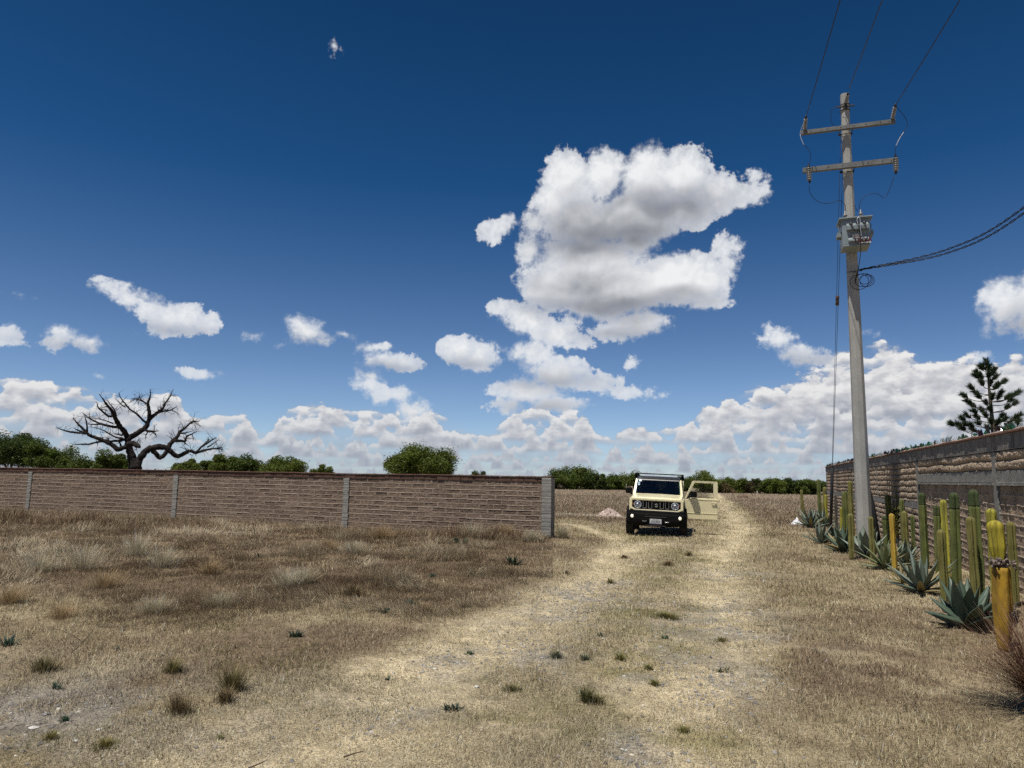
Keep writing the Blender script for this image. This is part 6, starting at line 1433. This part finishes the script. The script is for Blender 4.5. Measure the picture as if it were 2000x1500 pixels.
# bumper
prof = [(.70, .0), (.715, .045), (.66, -.0), (.60, -.03), (.42, -.03), (.30, .02), (.255, .10), (.255, .22), (.70, .22)]
rings = []
for x, dy, cut in ((-.85, .30, .12), (-.835, .17, .10), (-.76, .07, .06), (-.60, .03, .02), (-.3, .0, 0), (0, -.01, 0), (.3, 0, 0), (.60, .03, .02), (.76, .07, .06), (.835, .17, .10), (.85, .30, .12)):
    rings.append([(x, dy + .045, .715), (x, dy + .005, .70), (x, dy, .655), (x, dy - .035, .60), (x, dy - .04, .46), (x, dy - .02, .36 + cut * .3), (x, dy + .05, .29 + cut), (x, dy + .12, .27 + cut), (x, max(.24, dy + .14), .30 + cut), (x, max(.26, dy + .14), .70)])
bump_ = shell('front_bumper', rings, PLAST, car, bevel=.006)
mb = MB(); mb.box(-.30, .30, -.048, -.036, .545, .56, .002); mb.box(-.28, .28, -.06, .0, .30, .315, .002)
mb.build('bumper_trim', mat('grey plastic', (.06, .06, .06), None, 5, rough=.5), bump_)
mb = MB(); mb.box(-.62, .62, .045, .10, .713, .722, .002); mb.build('bumper_top_edge', mat('dusty plastic', (.16, .155, .14), None, 5, rough=.8), bump_)
for s in (-1, 1):
    M = Matrix.Translation((s * .665, 0, .545)); mb = MB(); mb.lathe([(.085, .03), (.085, .008), (.07, -.002), (.050, .015)], 28, M, 'Y'); fl = mb.build('fog_light', PLAST, car, smooth=True)
    mb = MB(); mb.lathe([(.050, .02), (.048, .006), (.03, -.004), (.001, -.008)], 24, M, 'Y'); mb.build('lens', FOG if True else None, fl, smooth=True)
    mb = MB(); mb.tube(spline([(s * .26, -.03, .44), (s * .27, -.075, .42), (s * .36, -.075, .42), (s * .37, -.03, .44)]), .011, 8); mb.build('tow_hook', STL, car)
# number plate
mb = MB(); mb.box(-.165, .165, -.062, -.052, .345, .495, .006); pl = mb.build('number_plate', mat('plate white', (.62, .62, .62), (.45, .45, .46), 30, rough=.4), car)
mb = MB(); mb.box(-.155, .155, -.0655, -.0625, .350, .375); mb.build('plate_band', mat('plate violet', (.05, .045, .10), None, 5, rough=.5), pl)
INK = mat('plate ink', (.03, .03, .05), None, 5, rough=.5)
textmesh('UYR-787-E', .068, .0012, Matrix.Translation((-.004, -.0632, .418)) @ FACE @ Matrix.Scale(.80, 4, (1, 0, 0)), INK, 'plate_number', pl, bold=.0015)
mb = MB(); mb.box(-.085, .085, -.0645, -.0625, .470, .478); mb.build('plate_state_line', INK, pl)
# cabin: pillars, roof, glass
yb, yt, zb_, zt_ = 1.03, 1.36, 1.175, 1.62
def bar(name, a, b, w, d, mt, parent=car):
    a, b = Vector(a), Vector(b); L = (b - a).length; M = Matrix.Translation(a) @ (b - a).to_track_quat('Z', 'Y').to_matrix().to_4x4(); mb = MB(); mb.box(-w / 2, w / 2, -d / 2, d / 2, 0, L, .008, M); return mb.build(name, mt, parent)
def prismbar(name, q0, q1, mt, parent=car):
    return shell(name, [q0, q1], mt, parent, bevel=.008)
for s in (-1, 1):
    prismbar('windscreen_pillar', [(s * .745, yb - .06, 1.10), (s * .655, yb - .07, 1.10), (s * .655, yb + .04, 1.10), (s * .745, yb + .06, 1.10)], [(s * .675, yt - .06, zt_), (s * .605, yt - .07, zt_), (s * .605, yt + .03, zt_), (s * .675, yt + .05, zt_)], PAINT)
    prismbar('side_pillar', [(s * .765, 2.10, 1.08), (s * .70, 2.10, 1.08), (s * .70, 2.24, 1.08), (s * .765, 2.24, 1.08)], [(s * .685, 2.08, zt_), (s * .63, 2.08, zt_), (s * .63, 2.22, zt_), (s * .685, 2.22, zt_)], PAINT)
    prismbar('rear_pillar', [(s * .765, 3.18, 1.08), (s * .70, 3.18, 1.08), (s * .70, 3.36, 1.08), (s * .765, 3.36, 1.08)], [(s * .685, 3.14, zt_), (s * .63, 3.14, zt_), (s * .63, 3.32, zt_), (s * .685, 3.32, zt_)], PAINT)
    prismbar('rear_side_glass', [(s * .750, 2.24, 1.09), (s * .742, 2.24, 1.09), (s * .742, 3.18, 1.09), (s * .750, 3.18, 1.09)], [(s * .675, 2.22, zt_), (s * .667, 2.22, zt_), (s * .667, 3.14, zt_), (s * .675, 3.14, zt_)], principled('tinted glass', (.02, .025, .025), .04))
prismbar('side_window', [(-.750, 1.12, 1.10), (-.742, 1.12, 1.10), (-.742, 2.10, 1.10), (-.750, 2.10, 1.10)], [(-.677, 1.42, zt_), (-.669, 1.42, zt_), (-.669, 2.08, zt_), (-.677, 2.08, zt_)], GLS)
rings = []
for y, w, z, e in ((yt - .09, .63, 1.635, .03), (yt - .04, .655, 1.675, .04), (yt + .15, .665, 1.695, .045), (2.4, .67, 1.705, .05), (3.2, .66, 1.695, .05), (3.34, .645, 1.66, .04)):
    rings.append([(-w, y, 1.615), (-w - .005, y, z - .045), (-w + .04, y, z - .012), (-w + .12, y, z), (0, y, z + .008), (w - .12, y, z), (w - .04, y, z - .012), (w + .005, y, z - .045), (w, y, 1.615)])
roof = shell('roof', rings, ROOF, car, bevel=.006)
mb = MB(); A = [(-.625, yt - .075, 1.625), (.625, yt - .075, 1.625), (.66, yb - .045, 1.172), (-.66, yb - .045, 1.172)]
vs_ = [mb.bm.verts.new(p) for p in A]; ve = [mb.bm.verts.new((p[0], p[1] + .006, p[2])) for p in A]
mb.bm.faces.new(vs_[::-1]); mb.bm.faces.new(ve)
for k in range(4): mb.bm.faces.new((vs_[k], vs_[(k + 1) % 4], ve[(k + 1) % 4], ve[k]))
ws = mb.build('windscreen', GLS, car)
def onws(x, f, off=-.006):  # a point on the windscreen: f 0 at the base, 1 at the top
    return Vector((x, (yb - .045) + (yt - yb - .03) * f + off, 1.172 + .453 * f))
for x0, x1, f0, f1, c_ in ((-.58, -.50, .80, .93, (.55, .65, .70)), (-.60, -.545, .66, .76, (.15, .32, .45)), (-.60, -.55, .55, .63, (.45, .58, .65))):
    mb = MB(); q_ = [onws(x0, f0), onws(x1, f0), onws(x1, f1), onws(x0, f1)]; a = [mb.bm.verts.new(p) for p in q_]; b = [mb.bm.verts.new(p + Vector((0, .002, 0))) for p in q_]; mb.bm.faces.new(a); mb.bm.faces.new(b[::-1])
    for k in range(4): mb.bm.faces.new((a[k], a[(k + 1) % 4], b[(k + 1) % 4], b[k]))
    mb.build('sticker', mat('sticker', c_, None, 5, rough=.4), ws)
for x0, x1 in ((-.12, -.55), (.50, .02)):
    p0, p1 = onws(x0, -.04, -.03), onws(x1, .10, -.02); mb = MB(); mb.tube([p0, (p0 + p1) / 2 + Vector((0, -.012, .012)), p1], [.012, .009, .006], 6); wp = mb.build('wiper', PLAST, car)
    mb = MB(); mb.tube([onws(x0 - .10, .05, -.014), onws(x1 - .02 if x1 > -.4 else x1, .075, -.014)], .007, 6); mb.build('blade', PLAST, wp)
# dark top strip of the windscreen and header
mb = MB(); q_ = [onws(-.62, .90, -.004), onws(.62, .90, -.004), onws(.618, 1.0, -.004), onws(-.618, 1.0, -.004)]; a = [mb.bm.verts.new(p) for p in q_]; b = [mb.bm.verts.new(p + Vector((0, .0015, 0))) for p in q_]; mb.bm.faces.new(a); mb.bm.faces.new(b[::-1])
for k in range(4): mb.bm.faces.new((a[k], a[(k + 1) % 4], b[(k + 1) % 4], b[k]))
mb.build('shade_band', ROOF, ws)
# roof rack: bars on feet
rk = MB(); rk.box(-.72, .74, 1.62, 1.70, 1.765, 1.79, .006); rack = rk.build('roof_rack', PLAST, car)
mb = MB(); mb.box(-.72, .74, 2.75, 2.83, 1.765, 1.79, .006); mb.build('cross_bar', PLAST, rack)
for s in (-1, 1):
    mb = MB(); mb.box(s * .70 - .025, s * .70 + .025, 1.45, 3.0, 1.74, 1.764, .006); mb.build('side_rail', PLAST, rack)
    for y in (1.66, 2.79): mb = MB(); mb.prism([(s * .74, 1.60), (s * .66, 1.60), (s * .63, 1.68), (s * .68, 1.74), (s * .74, 1.74)], y - .05, y + .05, 'XZ'); mb.build('rack_foot', PLAST, rack)
# interior
mb = MB(); mb.box(-.66, .66, 1.06, 1.32, .95, 1.12, .03); mb.build('dashboard', TRIM, car)
mb = MB(); cxx = .33; mb.tube([(cxx + .175 * math.cos(t), 1.42 + .06 * math.sin(t), 1.10 + .16 * math.sin(t)) for t in np.linspace(0, 2 * math.pi, 25)], .014, 8, caps=False); mb.tube([(cxx, 1.30, 1.05), (cxx, 1.42, 1.10)], .04, 8); mb.tube([(cxx - .17, 1.42, 1.10), (cxx + .17, 1.42, 1.10)], .014, 6); mb.build('steering_wheel', TRIM, car)
for s in (-1, 1):
    mb = MB(); mb.box(s * .33 - .23, s * .33 + .23, 1.60, 2.08, .60, .86, .05); st_ = mb.build('seat', TRIM, car)
    mb = MB(); M = Matrix.Translation((s * .33, 2.06, .80)) @ Matrix.Rotation(rad(-12), 4, 'X'); mb.box(-.22, .22, -.06, .08, 0, .56, .05, M); mb.build('backrest', TRIM, st_); mb = MB(); mb.box(-.12, .12, -.04, .06, .58, .76, .03, M); mb.build('headrest', TRIM, st_)
mb = MB(); mb.box(-.62, .62, 2.75, 2.9, .6, 1.25, .05); mb.build('rear_seat', TRIM, car)
mb = MB(); mb.tube([(0, 1.32, 1.60), (0, 1.34, 1.53)], .01, 6); mb.box(-.11, .11, 1.33, 1.355, 1.49, 1.55, .015); mb.build('rear_view_mirror', TRIM, car)
# left (passenger) door mirror
def mirror(M, parent):
    mb = MB(); mb.box(-.095, .095, -.06, .05, -.085, .085, .03, M, seg=3); m_ = mb.build('side_mirror', PLAST, parent); mb = MB(); mb.box(-.082, .082, .0505, .056, -.072, .072, .004, M); mb.build('glass', CHR, m_); return m_
m_ = mirror(Matrix.Translation((-.865, 1.13, 1.245)), car); mb = MB(); mb.tube([(-.74, 1.14, 1.14), (-.80, 1.13, 1.15), (-.83, 1.13, 1.19)], .025, 8); mb.build('mirror_arm', PLAST, m_)
# driver's door, hinged at the front pillar and swung right out
DW, ang = 1.00, rad(74)
dr = empty('driver_door', (.775, 1.085, 0)); dr.parent = car; dr.rotation_euler = (0, 0, 0)
# door frame: local x along the door from the hinge, local -y is its outer skin
dr.rotation_euler = (0, 0, rad(90) - ang)
skin = [(0.0, .50), (DW * .995, .50), (DW, .56), (DW, 1.075), (0.0, 1.075)]
mb = MB(); mb.prism(skin, -.030, .035, 'XZ'); ds = mb.build('door_skin', PAINT, dr, bevel=.01)
mb = MB(); mb.prism([(.0, .662), (.0, .688), (DW, .688), (DW, .662)], -.038, -.029, 'XZ'); mb.build('swage_line', PAINT, dr, bevel=.004)
mb = MB(); mb.prism([(.10, 1.06), (DW, 1.06), (DW, 1.10), (.10, 1.10)], -.038, .035, 'XZ'); mb.build('waist_line', PAINT, dr, bevel=.008)
mb = MB(); mb.box(.03, DW - .04, .036, .075, .54, 1.06, .015); mb.build('door_trim', TRIM, dr)
# window frame
fo = [(.02, 1.10), (.13, 1.36), (.235, 1.60), (.28, 1.625), (DW - .04, 1.625), (DW - .01, 1.60), (DW, 1.10)]; fi = [(.115, 1.12), (.19, 1.33), (.285, 1.545), (.305, 1.565), (DW - .155, 1.565), (DW - .135, 1.545), (DW - .125, 1.12)]
mb = MB(); k_ = [[mb.bm.verts.new((x, y, z)) for x, z in P_] for P_, y in ((fo, -.020), (fi, -.016), (fo, .03), (fi, .03))]; n = len(fo)
for k in range(n):
    j = (k + 1) % n
    for f in ((k_[0][k], k_[0][j], k_[1][j], k_[1][k]), (k_[2][j], k_[2][k], k_[3][k], k_[3][j]), (k_[0][j], k_[0][k], k_[2][k], k_[2][j]), (k_[1][k], k_[1][j], k_[3][j], k_[3][k])): mb.bm.faces.new(f)
mb.build('window_frame', PAINT, dr, bevel=.004)
mb = MB(); q_ = [(x, z) for x, z in fi]; mb.prism(q_, .006, .010, 'XZ'); mb.build('window_glass', GLD, dr)
mb = MB(); mb.prism([(.06, 1.10), (.115, 1.10), (.20, 1.30), (.16, 1.30)], -.024, -.010, 'XZ'); mb.build('mirror_base', PLAST, dr)
m_ = mirror(Matrix.Translation((.235, -.12, 1.225)), dr); mb = MB(); mb.tube([(.12, -.02, 1.14), (.16, -.09, 1.15), (.20, -.11, 1.18)], .025, 8); mb.build('mirror_arm', PLAST, m_)
mb = MB(); mb.box(DW - .20, DW - .05, -.072, -.052, .985, 1.012, .008); mb.box(DW - .20, DW - .185, -.06, -.03, .985, 1.012); mb.box(DW - .065, DW - .05, -.06, -.03, .985, 1.012); mb.build('door_handle', PAINT, dr)
mb = MB(); mb.lathe([(.014, -.036), (.014, -.028)], 12, Matrix.Translation((DW - .075, 0, .945)), 'Y'); mb.build('keyhole', TRIM, dr)
